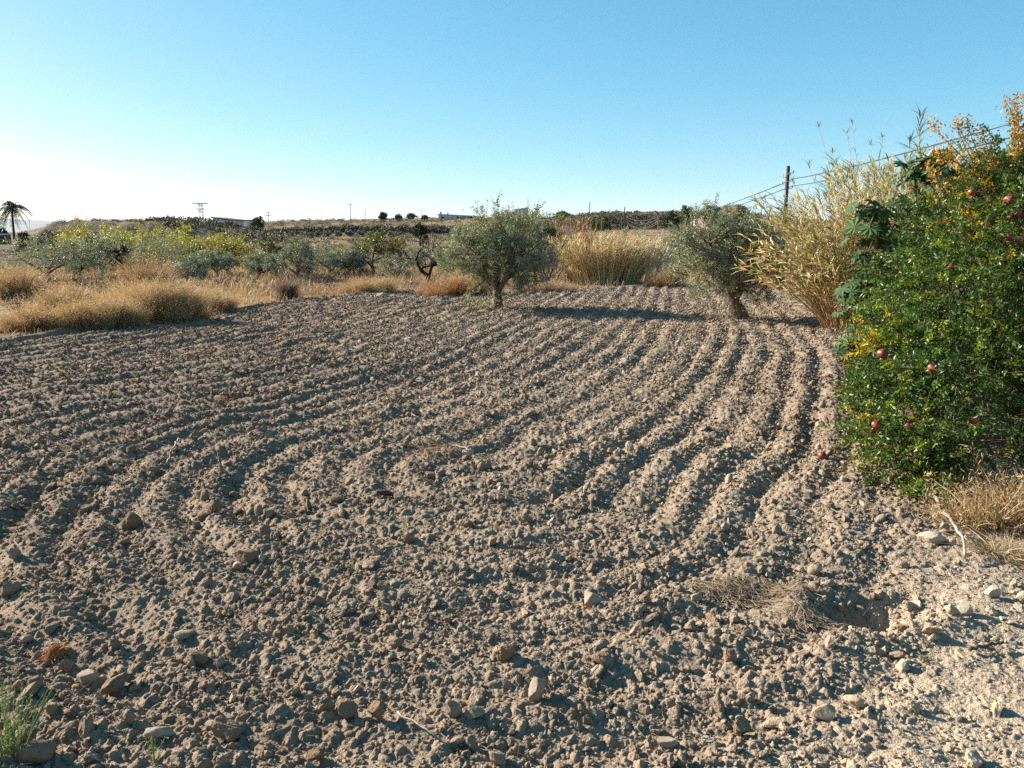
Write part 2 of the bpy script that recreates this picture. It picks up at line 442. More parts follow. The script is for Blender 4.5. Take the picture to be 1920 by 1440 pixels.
def scatter_rocks(X, Y, R, colour, level, seed, sink=0.15, flat=0.72):
    rng = np.random.default_rng(seed); n = len(X)
    vs, f = rock_variants(level, 14, seed)
    Z = ground_z(X, Y, fine=True, small=False) * 0.6 + ground_z(X, Y, fine=False) * 0.4 + R * (flat - sink)
    which = rng.integers(0, len(vs), n); Vn = np.stack(vs)[which]
    sc = R[:, None] * np.stack([rng.uniform(0.8, 1.5, n), rng.uniform(0.7, 1.1, n), rng.uniform(0.5, 1.0, n)], -1)
    Vn = np.einsum('nij,nkj->nki', rotmats(n, rng), Vn * sc[:, None])
    Vn = Vn + np.stack([X, Y, Z], -1)[:, None]
    nv = vs[0].shape[0]
    Fn = (f[None] + (np.arange(n) * nv)[:, None, None]).reshape(-1, 3)
    return Vn.reshape(-1, 3), Fn, np.repeat(colour, nv, axis=0)
def polar_pts(n, r0, r1, rng, a=44):
    rr = np.sqrt(rng.uniform(r0 * r0, r1 * r1, n)); an = rng.uniform(-math.radians(a), math.radians(a), n)
    return rr * np.sin(an), rr * np.cos(an)
clod_parts = []
spec = [  # r0, r1, per m2, rmin, rmax, level
    (1.6, 5.0, 3000, 0.0035, 0.010, 1), (1.6, 5.0, 420, 0.008, 0.018, 2), (1.6, 5.0, 60, 0.016, 0.040, 3),
    (5.0, 9.0, 1300, 0.006, 0.014, 1), (5.0, 9.0, 230, 0.011, 0.023, 1), (5.0, 9.0, 34, 0.024, 0.048, 2),
    (9.0, 16.0, 480, 0.010, 0.025, 1), (9.0, 16.0, 70, 0.022, 0.045, 1), (16., 26.5, 190, 0.018, 0.042, 1)]
for q, (r0, r1, den, a0, a1, lv) in enumerate(spec):
    rng = np.random.default_rng(200 + q)
    area = math.radians(88) / 2 * (r1 * r1 - r0 * r0)
    n = int(area * den); X, Y = polar_pts(n, r0, r1, rng)
    s = furrow_s(X, Y) / FUR; ph = s - np.floor(s)
    clump = vnoise(X * 3.1, Y * 3.1, 131) + 0.25 * np.cos(2 * PI * ph) * (Y > 4)
    vg = verge(X, Y)
    keep = (in_field(X, Y) > 0.02) & (rng.random(n) < np.clip(0.12 + 0.16 * (np.hypot(X, Y) > 5) + 1.55 * clump * clump, 0.10, 1) * (1 - 0.66 * vg) + 0.9 * (np.hypot(X - HOLE[0], Y - HOLE[1]) < 0.35))
    X, Y, vg = X[keep], Y[keep], vg[keep]; n = len(X)
    R = a0 + (a1 - a0) * rng.random(n) ** 1.8
    col = soil_colour(X, Y) * np.exp(rng.normal(size=(n, 1)) * 0.12)
    pale = rng.random(n) < (0.035 + 0.06 * vg)
    col[pale] = np.array((0.40, 0.31, 0.22)) * np.exp(rng.normal(size=(pale.sum(), 1)) * 0.1)
    clod_parts.append(scatter_rocks(X, Y, R, col, lv, 300 + q))
V, F, K = cat(clod_parts)
tag(mk('soil_clods', V, F, M_clod, col=K), 'crumbled brown earth clods and pebbles strewn over the ploughed furrows', 'clods', kind='stuff')
del V, F, K, clod_parts

STONES = [  # u, v(base), width px, height px, depth ratio, colour, label
 (1006, 1312, 34, 58, 'p', 'tall pale upright stone, the palest of the stones at bottom centre'),
 (851, 1345, 36, 42, 'g', 'rounded grey stone like an egg at the bottom centre of the field'),
 (890, 1352, 44, 30, 'g', 'angular grey stone just right of the rounded grey one'),
 (946, 1246, 46, 42, 'b', 'round brown clod casting a long shadow above the tall pale stone'),
 (459, 1057, 62, 34, 'b', 'broad low brown clod at left centre of the field'),
 (244, 992, 44, 44, 'b', 'blocky brown clod alone in the left of the field'),
 (424, 1388, 62, 48, 'b', 'large brown clod with pale stones touching its left side'),
 (396, 1366, 30, 18, 'p', 'small pale stone against the left side of the large brown clod'),
 (298, 1398, 60, 26, 'p', 'long pale wedge stone tilted up at the lower left'),
 (343, 1194, 46, 18, 'g', 'flat grey triangular slab among small clods at left'),
 (102, 1222, 24, 24, 'p', 'pale stone beside the orange dead weed at lower left'),
 (50, 1204, 26, 18, 'p', 'small whitish pebble near the left edge of the photo'),
 (160, 1270, 52, 26, 'p', 'low pale-topped stone right of the orange dead weed'),
 (214, 1288, 60, 36, 'b', 'dark brown clod right of the low pale-topped stone'),
 (412, 1246, 20, 20, 'p', 'small pale oval pebble above the large brown clod'),
 (368, 1236, 56, 34, 'b', 'lumpy twin brown clod left of the small pale oval pebble'),
 (1085, 1032, 20, 26, 'o', 'cream stone with an orange side in the mid field'),
 (1360, 1000, 20, 18, 'p', 'small cream stone in a furrow right of centre'),
 (1112, 1136, 40, 32, 'o', 'cream chunky stone leaning on a slab at centre right'),
 (1128, 1252, 58, 26, 'b', 'long dark slab with a bright left rim'),
 (1752, 1026, 62, 30, 'w', 'big smooth cream oblong stone below the bleached branch'),
 (1529, 1076, 34, 26, 'o', 'rounded cream stone above the dry grass wisp'),
 (1807, 1156, 30, 34, 'w', 'tall white stone on the pale strip at right'),
 (1861, 1128, 34, 22, 'w', 'low white stone near the right edge'),
 (1370, 1236, 34, 38, 'b', 'upright knobbly clod below the dry grass wisp'),
 (1545, 1352, 50, 30, 'o', 'pale lumpy stone at the bottom right of the field'),
 (1604, 1322, 44, 28, 'o', 'pale angular block right of the pale lumpy stone'),
 (1392, 1376, 40, 40, 'b', 'pointed clod standing at the bottom right'),
 (857, 1392, 30, 20, 'o', 'flat buff stone below the rounded grey stone'),
 (648, 1344, 46, 36, 'b', 'brown clod leftmost of the pair at bottom left centre'),
 (704, 1350, 34, 44, 'b', 'brown clod rightmost of the pair at bottom left centre'),
 (60, 1446, 90, 46, 'b', 'large smooth brown boulder at the bottom left corner'),
 (876, 988, 26, 28, 'b', 'dark clod in shade on the nearest furrow ridge'),
 (766, 1020, 26, 28, 'b', 'dark clod left of the one on the furrow ridge'),
 (400, 968, 34, 30, 'b', 'dark clod in a left-hand furrow hollow'),
 (1592, 712, 22, 20, 'w', 'white stone peeping out beside the pomegranate bush'),
 (1340, 1058, 22, 20, 'o', 'small buff stone left of the rounded cream stone'),
 (1250, 1388, 44, 24, 'o', 'flat buff stone near the bottom edge right of centre'),
 (1830, 1422, 40, 24, 'o', 'pale stone in the bottom right corner strip'),
 (1696, 1180, 30, 22, 'b', 'brown stone on the rim of the dug hollow'),
 (590, 1425, 40, 24, 'b', 'low brown clod near the bottom edge left of centre'),
 (1210, 1140, 26, 20, 'b', 'small brown clod right of the cream chunky stone'),
 (716, 558, 30, 14, 'w', 'white stone heaped on the far rim of the field'),
]
SC = {'p': (0.33, 0.25, 0.175), 'g': (0.29, 0.22, 0.155), 'b': (0.255, 0.168, 0.103), 'o': (0.36, 0.27, 0.18), 'w': (0.47, 0.38, 0.28)}
for k, (u, v, w, h, c, lab) in enumerate(STONES):
    rng = np.random.default_rng(900 + k); P = ground_at(u, v)
    dist = math.hypot(P[1], CAM_H); rw = w / FPX * dist / 2 * 0.80; rh = h / FPX * dist / 2 * 0.86
    vs, f = rock_variants(4 if dist < 6 else 3, 1, 900 + k, cuts=9 if c != 'b' else 6, rough=0.13 if c == 'b' else 0.06)
    vv = vs[0]
    vv = vv - (vv.max(0) + vv.min(0)) / 2; vv = vv / (vv.max(0) - vv.min(0)) * 2
    vv = vv * np.array((rw, (rw + rh) / 2 * 0.9, rh))
    z = gz(P[0], P[1]) + 0.012
    o = mk('stone' if c != 'b' else 'earth_clod', vv, f, M_stone if c != 'b' else M_clod, col=0.86 * np.array(SC[c]) * np.exp(rng.normal() * 0.06), smooth=False)
    dz = rh * 0.55
    o.location = (P[0], P[1] + rw * 0.3, z + dz); o.rotation_euler = (rng.uniform(-.15, .15), rng.uniform(-.2, .2), rng.uniform(-.3, .3))
    tag(o, lab, 'stone' if c != 'b' else 'clod', 'stones and clods standing out on the field')

# ---------------------------------------------------------------- grass and straw
def blades(X, Y, H, lean, W, col, rng, S=4, spread=0.35, seeds=0.0, Z=None):
    """curved grass blades; lean (N,2) horizontal reach as a share of the height"""
    n = len(X); Z = ground_z(X, Y, fine=False) - 0.01 if Z is None else Z
    t = np.linspace(0, 1, S)
    base = np.stack([X, Y, Z], -1)[:, None]
    L = lean[:, None, :] * H[:, None, None] * (t ** 1.8)[None, :, None]
    up = H[:, None] * (t - 0.12 * t ** 3 * np.clip(np.linalg.norm(lean, axis=1), 0, 3)[:, None])
    P = base + np.concatenate([L, up[..., None]], -1)
    P[:, 1:, :2] += rng.normal(size=(n, S - 1, 2)) * (H[:, None, None] * 0.02)
    Wd = W[:, None] * np.array([1.0, 0.9, 0.65, 0.12] if S == 4 else [1.0, 0.95, 0.85, 0.6, 0.1])[None]
    side = rsphere(n, rng); side[:, 2] *= 0.2
    V, F = ribbons(P, Wd, side)
    return V, F, np.repeat(col, S * 2, axis=0)
STRAW = np.array((0.57, 0.42, 0.22)); PALE = np.array((0.58, 0.46, 0.29)); RUST = np.array((0.36, 0.19, 0.08)); GREYB = np.array((0.27, 0.20, 0.15))
def straw_cols(n, rng, mixw=(0.45, 0.25, 0.2, 0.1)):
    k = rng.choice(4, n, p=mixw); b = np.stack([STRAW, PALE, RUST, GREYB])[k]
    return np.clip(0.72 * b * np.exp(rng.normal(size=(n, 1)) * 0.16), 0, 0.95)
# the standing dry grass behind the field: uncountable
rng = np.random.default_rng(501); parts = []
for (r0, r1, n, h0, h1, w) in ((9, 24, 52000, 0.07, 0.32, 0.0045), (22, 45, 80000, 0.10, 0.42, 0.009), (40, 80, 30000, 0.2, 0.6, 0.02)):
    X, Y = polar_pts(n, r0, r1, rng, 42)
    den = 0.35 + 0.9 * vnoise(X * 0.9, Y * 0.9, 141) * vnoise(X * 0.25, Y * 0.25, 142)
    bald = sstep(0.62, 0.8, vnoise(X * 0.3, Y * 0.6, 143))
    keep = (in_field(X, Y) < -0.12) & (rng.random(n) < np.clip(den * 1.4 - bald * 0.7, 0.08, 1)) & ~((X > 5.4) & (Y < 21))
    X, Y = X[keep], Y[keep]; n = len(X)
    H = (h0 + (h1 - h0) * rng.random(n) ** 1.5) * (0.45 + 1.0 * vnoise(X * 0.5, Y * 0.5, 144))
    ln = rng.normal(size=(n, 2)) * 0.45
    cz = vnoise(X * 0.35, Y * 0.35, 145)
    col = straw_cols(n, rng); dk = (cz > 0.58)[:, None]
    col = np.where(dk, col * np.array((0.72, 0.62, 0.58)), col)
    parts.append(blades(X, Y, H, ln, w * (0.6 + 0.8 * rng.random(n)), col, rng))
V, F, K = cat(parts)
tag(mk('dry_grass', V, F, M_straw, col=K), 'straw coloured dead grass covering the waste ground behind the field', 'dry grass', kind='stuff')

def tuft(name, u, v, wpx, hpx, n, label, catname='grass tuft', mixw=(0.6, 0.25, 0.12, 0.03), lean=0.75, wd=0.004, seeds=True, group=None, colmul=(1, 1, 1), fluff=0.8, asp=0.6):
    n = int(n * 1.5); P = ground_at(u, v); D = math.hypot(P[1], 1.9) ; rng = np.random.default_rng(int(u * 7 + v))
    rw = wpx / FPX * D / 2; hh = hpx / FPX * D
    P[1] += rw * asp * 0.6
    e = empty(name, (P[0], P[1], gz(P[0], P[1])), label, catname, group)
    a = rng.uniform(0, 2 * PI, n); q = np.sqrt(rng.random(n))
    rag_ = 1 + 0.25 * np.sin(a * 3 + u) + 0.18 * np.sin(a * 7 + v)
    q = q * rag_; bx = np.cos(a) * q * rw * 0.82; by = np.sin(a) * q * rw * 0.82 * asp
    Z = ground_z(P[0] + bx, P[1] + by, fine=False) - gz(P[0], P[1]) - 0.02
    H = hh * (0.30 + 0.80 * rng.random(n) ** 0.8) * (1 - 0.45 * np.clip(q, 0, 1.2) ** 2) * (0.62 + 0.6 * vnoise(bx * 3.3 / max(rw, .1) + u, by * 3.3 / max(rw, .1), 17))
    H = H * np.where(rng.random(n) < 0.05, rng.uniform(1.15, 1.45, n), 1)
    ln = np.stack([np.cos(a) * q, np.sin(a) * q], -1) * lean * 0.45 * rw / hh + rng.normal(size=(n, 2)) * 0.42 * fluff
    ln[:, 0] += 0.08
    col = straw_cols(n, rng, mixw) * np.array(colmul)
    V, F, K = blades(bx, by, H, ln, wd * (0.5 + rng.random(n)), col, rng, S=5, Z=Z)
    b = mk('blades', V, F, M_straw, parent=e, col=K)
    if seeds:
        m = int(n * 0.55); idx = rng.choice(n, m)
        tips = V.reshape(n, 10, 3)[idx, 8]
        k = 5
        pp = np.repeat(tips, k, 0) + rng.normal(size=(m * k, 3)) * np.array((0.02, 0.02, 0.035)) * max(1, hh)
        VV, FF = leaves(pp, rng.normal(size=(m * k, 3)) + np.array((0.2, 0, 0.6)), rng.uniform(0.015, 0.05, m * k) * 1.2, np.full(m * k, wd * 0.9), rng)
        mk('seed_heads', VV, FF, M_straw, parent=e, col=shade(PALE * np.array((1.0, 0.9, 0.75)) * np.array(colmul), m * k, rng))
    return e
G = 'tall grass tufts along the left edge of the field'
tuft('grass_tuft', 300, 606, 165, 84, 4200, 'big golden fluffy dry grass tuft, brightest at the left field edge', group=G, mixw=(0.7, 0.2, 0.1, 0.0))
tuft('grass_tuft', 170, 618, 170, 72, 3600, 'wide golden dry grass tuft left of the brightest tuft', group=G, mixw=(0.62, 0.26, 0.12, 0.0))
tuft('grass_tuft', 236, 596, 120, 66, 2200, 'pale dry grass tuft filling the gap between two golden tufts', group=G, mixw=(0.3, 0.6, 0.1, 0.0))
tuft('grass_tuft', 60, 622, 150, 50, 1800, 'low sprawling brown grass tuft near the left edge of the photo', group=G, mixw=(0.3, 0.1, 0.45, 0.15))
tuft('grass_tuft', 110, 596, 130, 60, 1800, 'thin straw tuft behind the wide golden tuft', group=G, mixw=(0.45, 0.3, 0.15, 0.1))
tuft('grass_tuft', 18, 566, 110, 70, 1600, 'yellowish bushy tuft at the far left edge before the olives', group=G, mixw=(0.35, 0.1, 0.35, 0.2))
tuft('dry_shrub', 268, 566, 110, 84, 2200, 'feathery brown dead shrub standing behind the brightest golden tuft', 'dry shrub', mixw=(0.05, 0.1, 0.5, 0.35), lean=0.9)
tuft('dry_shrub', 536, 560, 42, 52, 1100, 'small grey twiggy dead shrub in the middle of the straw', 'dry shrub', mixw=(0, 0.0, 0.1, 0.9), lean=0.9, seeds=False, colmul=(0.8, 0.8, 0.85))
tuft('grass_tuft', 400, 588, 90, 42, 1100, 'dull straw tuft just right of the brightest golden tuft', group=G, mixw=(0.3, 0.3, 0.2, 0.2))
tuft('grass_tuft', 850, 556, 160, 40, 2600, 'rusty low grass tuft on the rim left of the first olive trunk', group=G, mixw=(0.3, 0.05, 0.65, 0.0), colmul=(0.95, 0.85, 0.8))
tuft('grass_tuft', 1020, 548, 130, 26, 1400, 'greyish low grass tuft on the rim right of the first olive trunk', group=G, mixw=(0.2, 0.2, 0.1, 0.5))
tuft('grass_tuft', 690, 550, 120, 34, 1400, 'cream grass tuft behind the white stone on the rim', group=G, mixw=(0.5, 0.4, 0.1, 0.0))
tuft('grass_tuft', 1250, 540, 70, 34, 1200, 'orange grass tuft between the golden cane clump and second olive', group=G, mixw=(0.4, 0.0, 0.6, 0.0))
tuft('grass_tuft', 1915, 1000, 250, 130, 750, 'long tawny grass spilling in from the right edge under the bush', lean=1.1, wd=0.0032, mixw=(0.65, 0.25, 0.1, 0), fluff=1.3, group='dry grass in the foreground')
tuft('grass_tuft', 1893, 1050, 120, 45, 420, 'pale flattened grass around the foot of the bleached branch', lean=2.2, wd=0.002, mixw=(0.2, 0.75, 0.05, 0), fluff=2.5, seeds=False, group='dry grass in the foreground')
tuft('grass_tuft', 1640, 680, 90, 40, 500, 'thin tawny grass at the left foot of the pomegranate bush', lean=1.5, wd=0.003, group='dry grass in the foreground', seeds=False)

def lying_straw(name, u, v, wpx, dpx, n, length, label, ang, col, wd=0.0012, mound=0.04):
    P = ground_at(u, v); rng = np.random.default_rng(int(u)); D = P[1]
    sx = wpx / FPX * D / 2; a = rng.uniform(0, 2 * PI, n); q = np.sqrt(rng.random(n))
    sy = dpx / FPX * D * D / CAM_H / 2
    bx = np.cos(a) * q * sx; by = np.sin(a) * q * sy
    th = ang + rng.normal(size=n) * 0.95; L = length * rng.uniform(0.4, 1.2, n)
    t = np.linspace(0, 1, 4)[None]
    px = P[0] + bx[:, None] + np.cos(th)[:, None] * (t - 0.5) * L[:, None] + rng.normal(size=(n, 4)) * 0.004
    py = P[1] + by[:, None] + np.sin(th)[:, None] * (t - 0.5) * L[:, None] + rng.normal(size=(n, 4)) * 0.004
    px = px - np.sin(th)[:, None] * rng.normal(size=(n, 1)) * 0.35 * L[:, None] * (t - .5) ** 2 * 4 * .3; pz = ground_z(px, py, fine=True, small=False) + 0.006 + mound * rng.random((n, 1)) * (1 - q[:, None] ** 2) + rng.random((n, 4)) * 0.012
    Pt = np.stack([px, py, pz], -1)
    V, F = tubes(Pt, np.full((n, 4), wd) * rng.uniform(0.6, 1.4, (n, 1)), 3)
    k = np.repeat(np.clip(np.array(col) * np.exp(rng.normal(size=(n, 1)) * 0.18), 0, 0.9), 12, axis=0)
    return tag(mk(name, V, F, M_straw, col=k), label, 'dry grass')
lying_straw('grass_wisp', 1410, 1112, 210, 46, 430, 0.17, 'matted wisp of dead grass lying beside the dug hollow', -0.45, (0.34, 0.25, 0.155))
lying_straw('grass_wisp', 810, 850, 130, 34, 130, 0.16, 'orange-brown straw wisp around the bleached stick at mid field', -0.2, (0.36, 0.23, 0.13), wd=0.0014)
lying_straw('grass_wisp', 1520, 1165, 150, 40, 120, 0.2, 'thin straw trailing down from the matted wisp into the hollow', -0.6, (0.36, 0.27, 0.17))
lying_straw('dead_weed', 105, 1226, 46, 18, 420, 0.05, 'small orange dead weed among the clods at lower left', 0.4, (0.58, 0.28, 0.09), wd=0.001)
lying_straw('dead_weed', 424, 752, 28, 20, 120, 0.08, 'rust red dead weed in the furrows at left', 0.4, (0.30, 0.13, 0.065), wd=0.0022, mound=0.06)
lying_straw('dead_weed', 372, 668, 40, 14, 90, 0.11, 'rust brown dead weed high in the left furrows', 0.4, (0.28, 0.13, 0.07), wd=0.003, mound=0.05)
# bits of straw over the whole field: uncountable
rng = np.random.default_rng(611); parts = []
for r0, r1, n, L0, wd in ((1.7, 5, 1500, 0.07, 0.0009), (5, 10, 4200, 0.10, 0.0016), (10, 20, 4200, 0.13, 0.003)):
    X, Y = polar_pts(n, r0, r1, rng); vg = verge(X, Y)
    kk = (in_field(X, Y) > 0.1) & (rng.random(n) < 0.15 + 0.8 * sstep(-2.5, 0.5, X) * vnoise(X * 0.8, Y * 0.8, 151) + 0.5 * vg); X, Y = X[kk], Y[kk]; n = len(X)
    th = rng.uniform(0, PI, n); L = L0 * rng.uniform(0.3, 1.5, n); t = np.linspace(-0.5, 0.5, 4)[None]
    bend = rng.normal(size=(n, 1)) * 0.3
    px = X[:, None] + np.cos(th)[:, None] * t * L[:, None] - np.sin(th)[:, None] * bend * L[:, None] * t ** 2
    py = Y[:, None] + np.sin(th)[:, None] * t * L[:, None] + np.cos(th)[:, None] * bend * L[:, None] * t ** 2
    pz = ground_z(px, py, small=False).max(axis=1)[:, None] + 0.008 + t * rng.normal(size=(n, 1)) * 0.25 * L[:, None]
    V, F = tubes(np.stack([px, py, pz], -1), np.full((n, 4), wd), 3)
    parts.append((V, F, np.repeat(np.clip(np.array((0.47, 0.38, 0.26)) * np.exp(rng.normal(size=(n, 1)) * 0.2), 0, .9), 12, axis=0)))
V, F, K = cat(parts)
tag(mk('straw_litter', V, F, M_straw, col=K), 'short broken straws littered over the ploughed soil', 'straw litter', kind='stuff')

def stick(name, pts, r0, r1, mat, label, jit=0.006, sides=7):
    pts = np.array(pts, float); S = 14; tt = np.linspace(0, len(pts) - 1, S)
    P = np.stack([np.interp(tt, np.arange(len(pts)), pts[:, k]) for k in range(3)], -1)
    rng = np.random.default_rng(int(abs(pts[0, 0]) * 1000)); P += rng.normal(size=P.shape) * jit
    R = np.linspace(r0, r1, S) * rng.uniform(0.85, 1.15, S)
    P = np.concatenate([P[:1], P, P[-1:]]); R = np.concatenate([[0.0005], R, [0.0005]])
    V, F = tubes(P, R, sides)
    return tag(mk(name, V, F, mat, smooth=True), label, 'stick')
def gp(u, v, h=0.03):
    P = ground_at(u, v); P = ground_at(u, v, gz(P[0], P[1]) + h); return P
st = stick('branch', [gp(1746, 924, .09), gp(1764, 952, .08), gp(1790, 985, .09), gp(1808, 1015, .09), gp(1816, 1042, .05)], 0.013, 0.007, M_wood_pale,
           'bleached bent branch lying at the foot of the pomegranate bush', jit=0.008)
stick('stick', [gp(821, 822, .06), gp(845, 834, .05), gp(880, 842, .05)], 0.011, 0.005, M_wood_pale, 'bleached stick lying across a furrow at mid field')
stick('stick', [gp(311, 872, .06), gp(322, 845, .09), gp(335, 822, .12)], 0.006, 0.007, M_wood_pale, 'thin white stick leaning up in the left furrows')
stick('stick', [gp(745, 1335, .03), gp(800, 1370, .04), gp(845, 1398, .02)], 0.004, 0.002, M_wood_pale, 'long thin pale stem lying at the bottom centre', jit=0.003)
stick('stick', [gp(1300, 1375, .03), gp(1340, 1386, .03)], 0.006, 0.004, M_wood_pale, 'short pale twig near the bottom edge right of centre', jit=0.002)
stick('stick', [gp(165, 1410, .04), gp(190, 1428, .03), gp(205, 1440, .02)], 0.004, 0.002, M_wood_pale, 'thin dry stem at the bottom left near the green weed', jit=0.003)
stick('bark_strip', [gp(706, 922, .05), gp(750, 928, .05)], 0.020, 0.017, M_wood, 'brown strip of bark lying in a furrow left of centre', jit=0.003)
stick('stick', [gp(1818, 1216, .03), gp(1880, 1205, .03)], 0.009, 0.006, M_wood, 'grey-brown stick on the pale strip near the right edge', jit=0.003)

# ---------------------------------------------------------------- trees
def bez(a, b, c, d, S):
    t = np.linspace(0, 1, S)[:, None]
    return (1 - t) ** 3 * a + 3 * (1 - t) ** 2 * t * b + 3 * (1 - t) * t * t * c + t ** 3 * d
def tree(name, loc, label, catname, seed, height, rad, crown, trunk_h, trunk_r, nclus, ntwig, nleaf, leafL, leafW, colour, leafmat, barkmat,
         group=None, lean=(0, 0), forks=3, twig=0.35, hue=0.06, amt=0.22, droop=0.0, col2=None, colmix=0.0, rag=0.25, thin=0.45, up=0.35, stiff=0.5, suckers=0, bottom=-0.62):
    """crown: (rx, ry, rz) of an uneven ellipsoid centred at rad (offset x, y, z)"""
    rng = np.random.default_rng(seed)
    e = empty(name, loc, label, catname, group)
    cx = np.array(rad, float); cr = np.array(crown, float)
    top = np.array((lean[0], lean[1], trunk_h))
    # trunk: gnarled, splits low
    S = 12; P = bez(np.zeros(3) - (0, 0, 0.15), np.array((-lean[0] * .3, 0, trunk_h * .35)), np.array((lean[0] * 1.2, lean[1], trunk_h * .6)), top, S)
    P[1:] += rng.normal(size=(S - 1, 3)) * trunk_r * 0.12
    R = trunk_r * (1 + 0.65 * np.exp(-np.linspace(0, 1, S) * 5)) * (1 - 0.25 * np.linspace(0, 1, S)) * rng.uniform(0.9, 1.12, S)
    bv, bf = tubes(P, R, 10); bv = bv + rng.normal(size=bv.shape) * trunk_r * 0.05
    tp = [(bv, bf, np.ones(3))]
    # clusters of foliage inside the crown, nearer its skin
    d = rsphere(nclus * 3, rng); d = d[d[:, 2] > bottom][:nclus]
    lump = 1 + rag * (np.sin(d[:, 0] * 5 + seed) + np.sin(d[:, 1] * 4.3 + seed * 2) + np.sin(d[:, 2] * 6 + seed * 3)) / 2.2 + rng.normal(size=len(d)) * rag * 0.35
    q = rng.uniform(thin, 0.86, len(d)) ** 0.7
    CL = cx + d * cr * (q * lump)[:, None]
    CL[:, 2] = np.maximum(CL[:, 2], trunk_h * 0.35)
    # limbs
    fk = []
    for k in range(forks):
        a = 2 * PI * (k + rng.random() * 0.6) / forks
        tgt = cx + np.array((math.cos(a) * cr[0] * 0.42, math.sin(a) * cr[1] * 0.42, cr[2] * rng.uniform(-0.15, 0.35)))
        L = bez(top - (0, 0, trunk_r * .8), top + (tgt - top) * 0.25 + rng.normal(size=3) * 0.06, tgt - np.array((0, 0, cr[2] * 0.3)), tgt, 10)
        L += rng.normal(size=L.shape) * trunk_r * 0.1
        r_ = np.linspace(trunk_r * 0.62, trunk_r * 0.25, 10); fk.append(L)
        v_, f_ = tubes(L, r_, 7); tp.append((v_, f_, np.ones(3)))
    nodes = np.concatenate([f[3:] for f in fk])
    for c in CL[:min(len(CL), 60)]:
        n_ = nodes[np.argmin(np.linalg.norm(nodes - c, axis=1) + (nodes[:, 2] > c[2]) * 0.3)]
        L = bez(n_, n_ + (c - n_) * 0.3 + rng.normal(size=3) * 0.05, n_ + (c - n_) * 0.7 + (0, 0, 0.05), c, 7)
        v_, f_ = tubes(L, np.linspace(trunk_r * 0.2, trunk_r * 0.06, 7), 4); tp.append((v_, f_, np.ones(3)))
    # twigs with leaves
    nt = len(CL) * ntwig
    c0 = np.repeat(CL, ntwig, 0)
    dirs = unit(rsphere(nt, rng) + unit((c0 - cx) / cr) * 0.8 + np.array((0, 0, up)))
    tl = twig * rng.uniform(0.5, 1.3, nt) * float(np.mean(cr)) / 1.0
    st_ = c0 + rsphere(nt, rng) * (tl * 0.35)[:, None]
    T = np.linspace(0, 1, 4)
    TP = st_[:, None] + dirs[:, None] * (tl[:, None] * T)[..., None] - np.array((0, 0, 1.)) * (droop * tl[:, None] * T ** 2)[..., None]
    v_, f_ = tubes(TP, np.broadcast_to(np.linspace(trunk_r * 0.05, trunk_r * 0.015, 4), (nt, 4)), 3); tp.append((v_, f_, np.ones(3)))
    BV, BF, _ = cat(tp)
    BV[:, 2] = np.where(BV[:, 2] < -0.15, -0.15, BV[:, 2])
    mk('trunk', BV, BF, barkmat, parent=e, smooth=True)
    f = rng.random((nt, nleaf)) * 1.0
    base = st_[:, None] + dirs[:, None] * (tl[:, None] * f)[..., None] - np.array((0, 0, 1.)) * (droop * tl[:, None] * f ** 2)[..., None]
    n = nt * nleaf; base = base.reshape(-1, 3) + rng.normal(size=(n, 3)) * leafL * 0.35
    ld = np.repeat(dirs, nleaf, 0) * stiff + rsphere(n, rng) * (1 - stiff * 0.4)
    colr_ = np.broadcast_to(np.array(colour, float), (n, 3)).copy()
    if col2 is not None:
        # whole twigs turn together
        tw = (vnoise(st_[:, 0] * 2.2 / max(cr), st_[:, 2] * 2.2 / max(cr) + st_[:, 1], seed) * 0.6 + rng.random(nt) * 0.5) < colmix
        colr_[np.repeat(tw, nleaf)] = np.array(col2)
    V, F = leaves(base, ld, leafL * rng.uniform(0.6, 1.25, n), leafW * rng.uniform(0.7, 1.2, n), rng)
    K = shade(colr_, n, rng, amt, hue)
    # uneven patches of paler and duller foliage
    K = K * (0.82 + 0.4 * vnoise(V[:, 0] * 2.5 + 7, V[:, 2] * 2.5 + V[:, 1], seed + 5))[:, None]
    if suckers:
        m = suckers; a = rng.uniform(0, 2 * PI, m); hs_ = rng.uniform(0.2, 0.75, m) * trunk_h
        b0 = np.stack([np.cos(a) * trunk_r * 2.2 - trunk_r * 1.5, np.sin(a) * trunk_r * 2, hs_ * rng.random(m)], -1)
        dd = unit(np.stack([np.cos(a) * .5, np.sin(a) * .5, np.full(m, 1.)], -1) + rng.normal(size=(m, 3)) * 0.4)
        VV, FF = leaves(b0 + rng.normal(size=(m, 3)) * 0.07, dd, leafL * rng.uniform(0.6, 1.2, m), leafW * np.ones(m), rng)
        V, F, K = cat([(V, F, K), (VV, FF, shade(np.array(colour) * 1.2, m, rng))])
    mk('crown', V, F, leafmat, parent=e, col=K)
    return e
OLIVE = (0.26, 0.28, 0.165); YG = (0.28, 0.27, 0.04); YEL = (0.46, 0.33, 0.04); GRN = (0.06, 0.085, 0.022); PINE = (0.035, 0.06, 0.022)
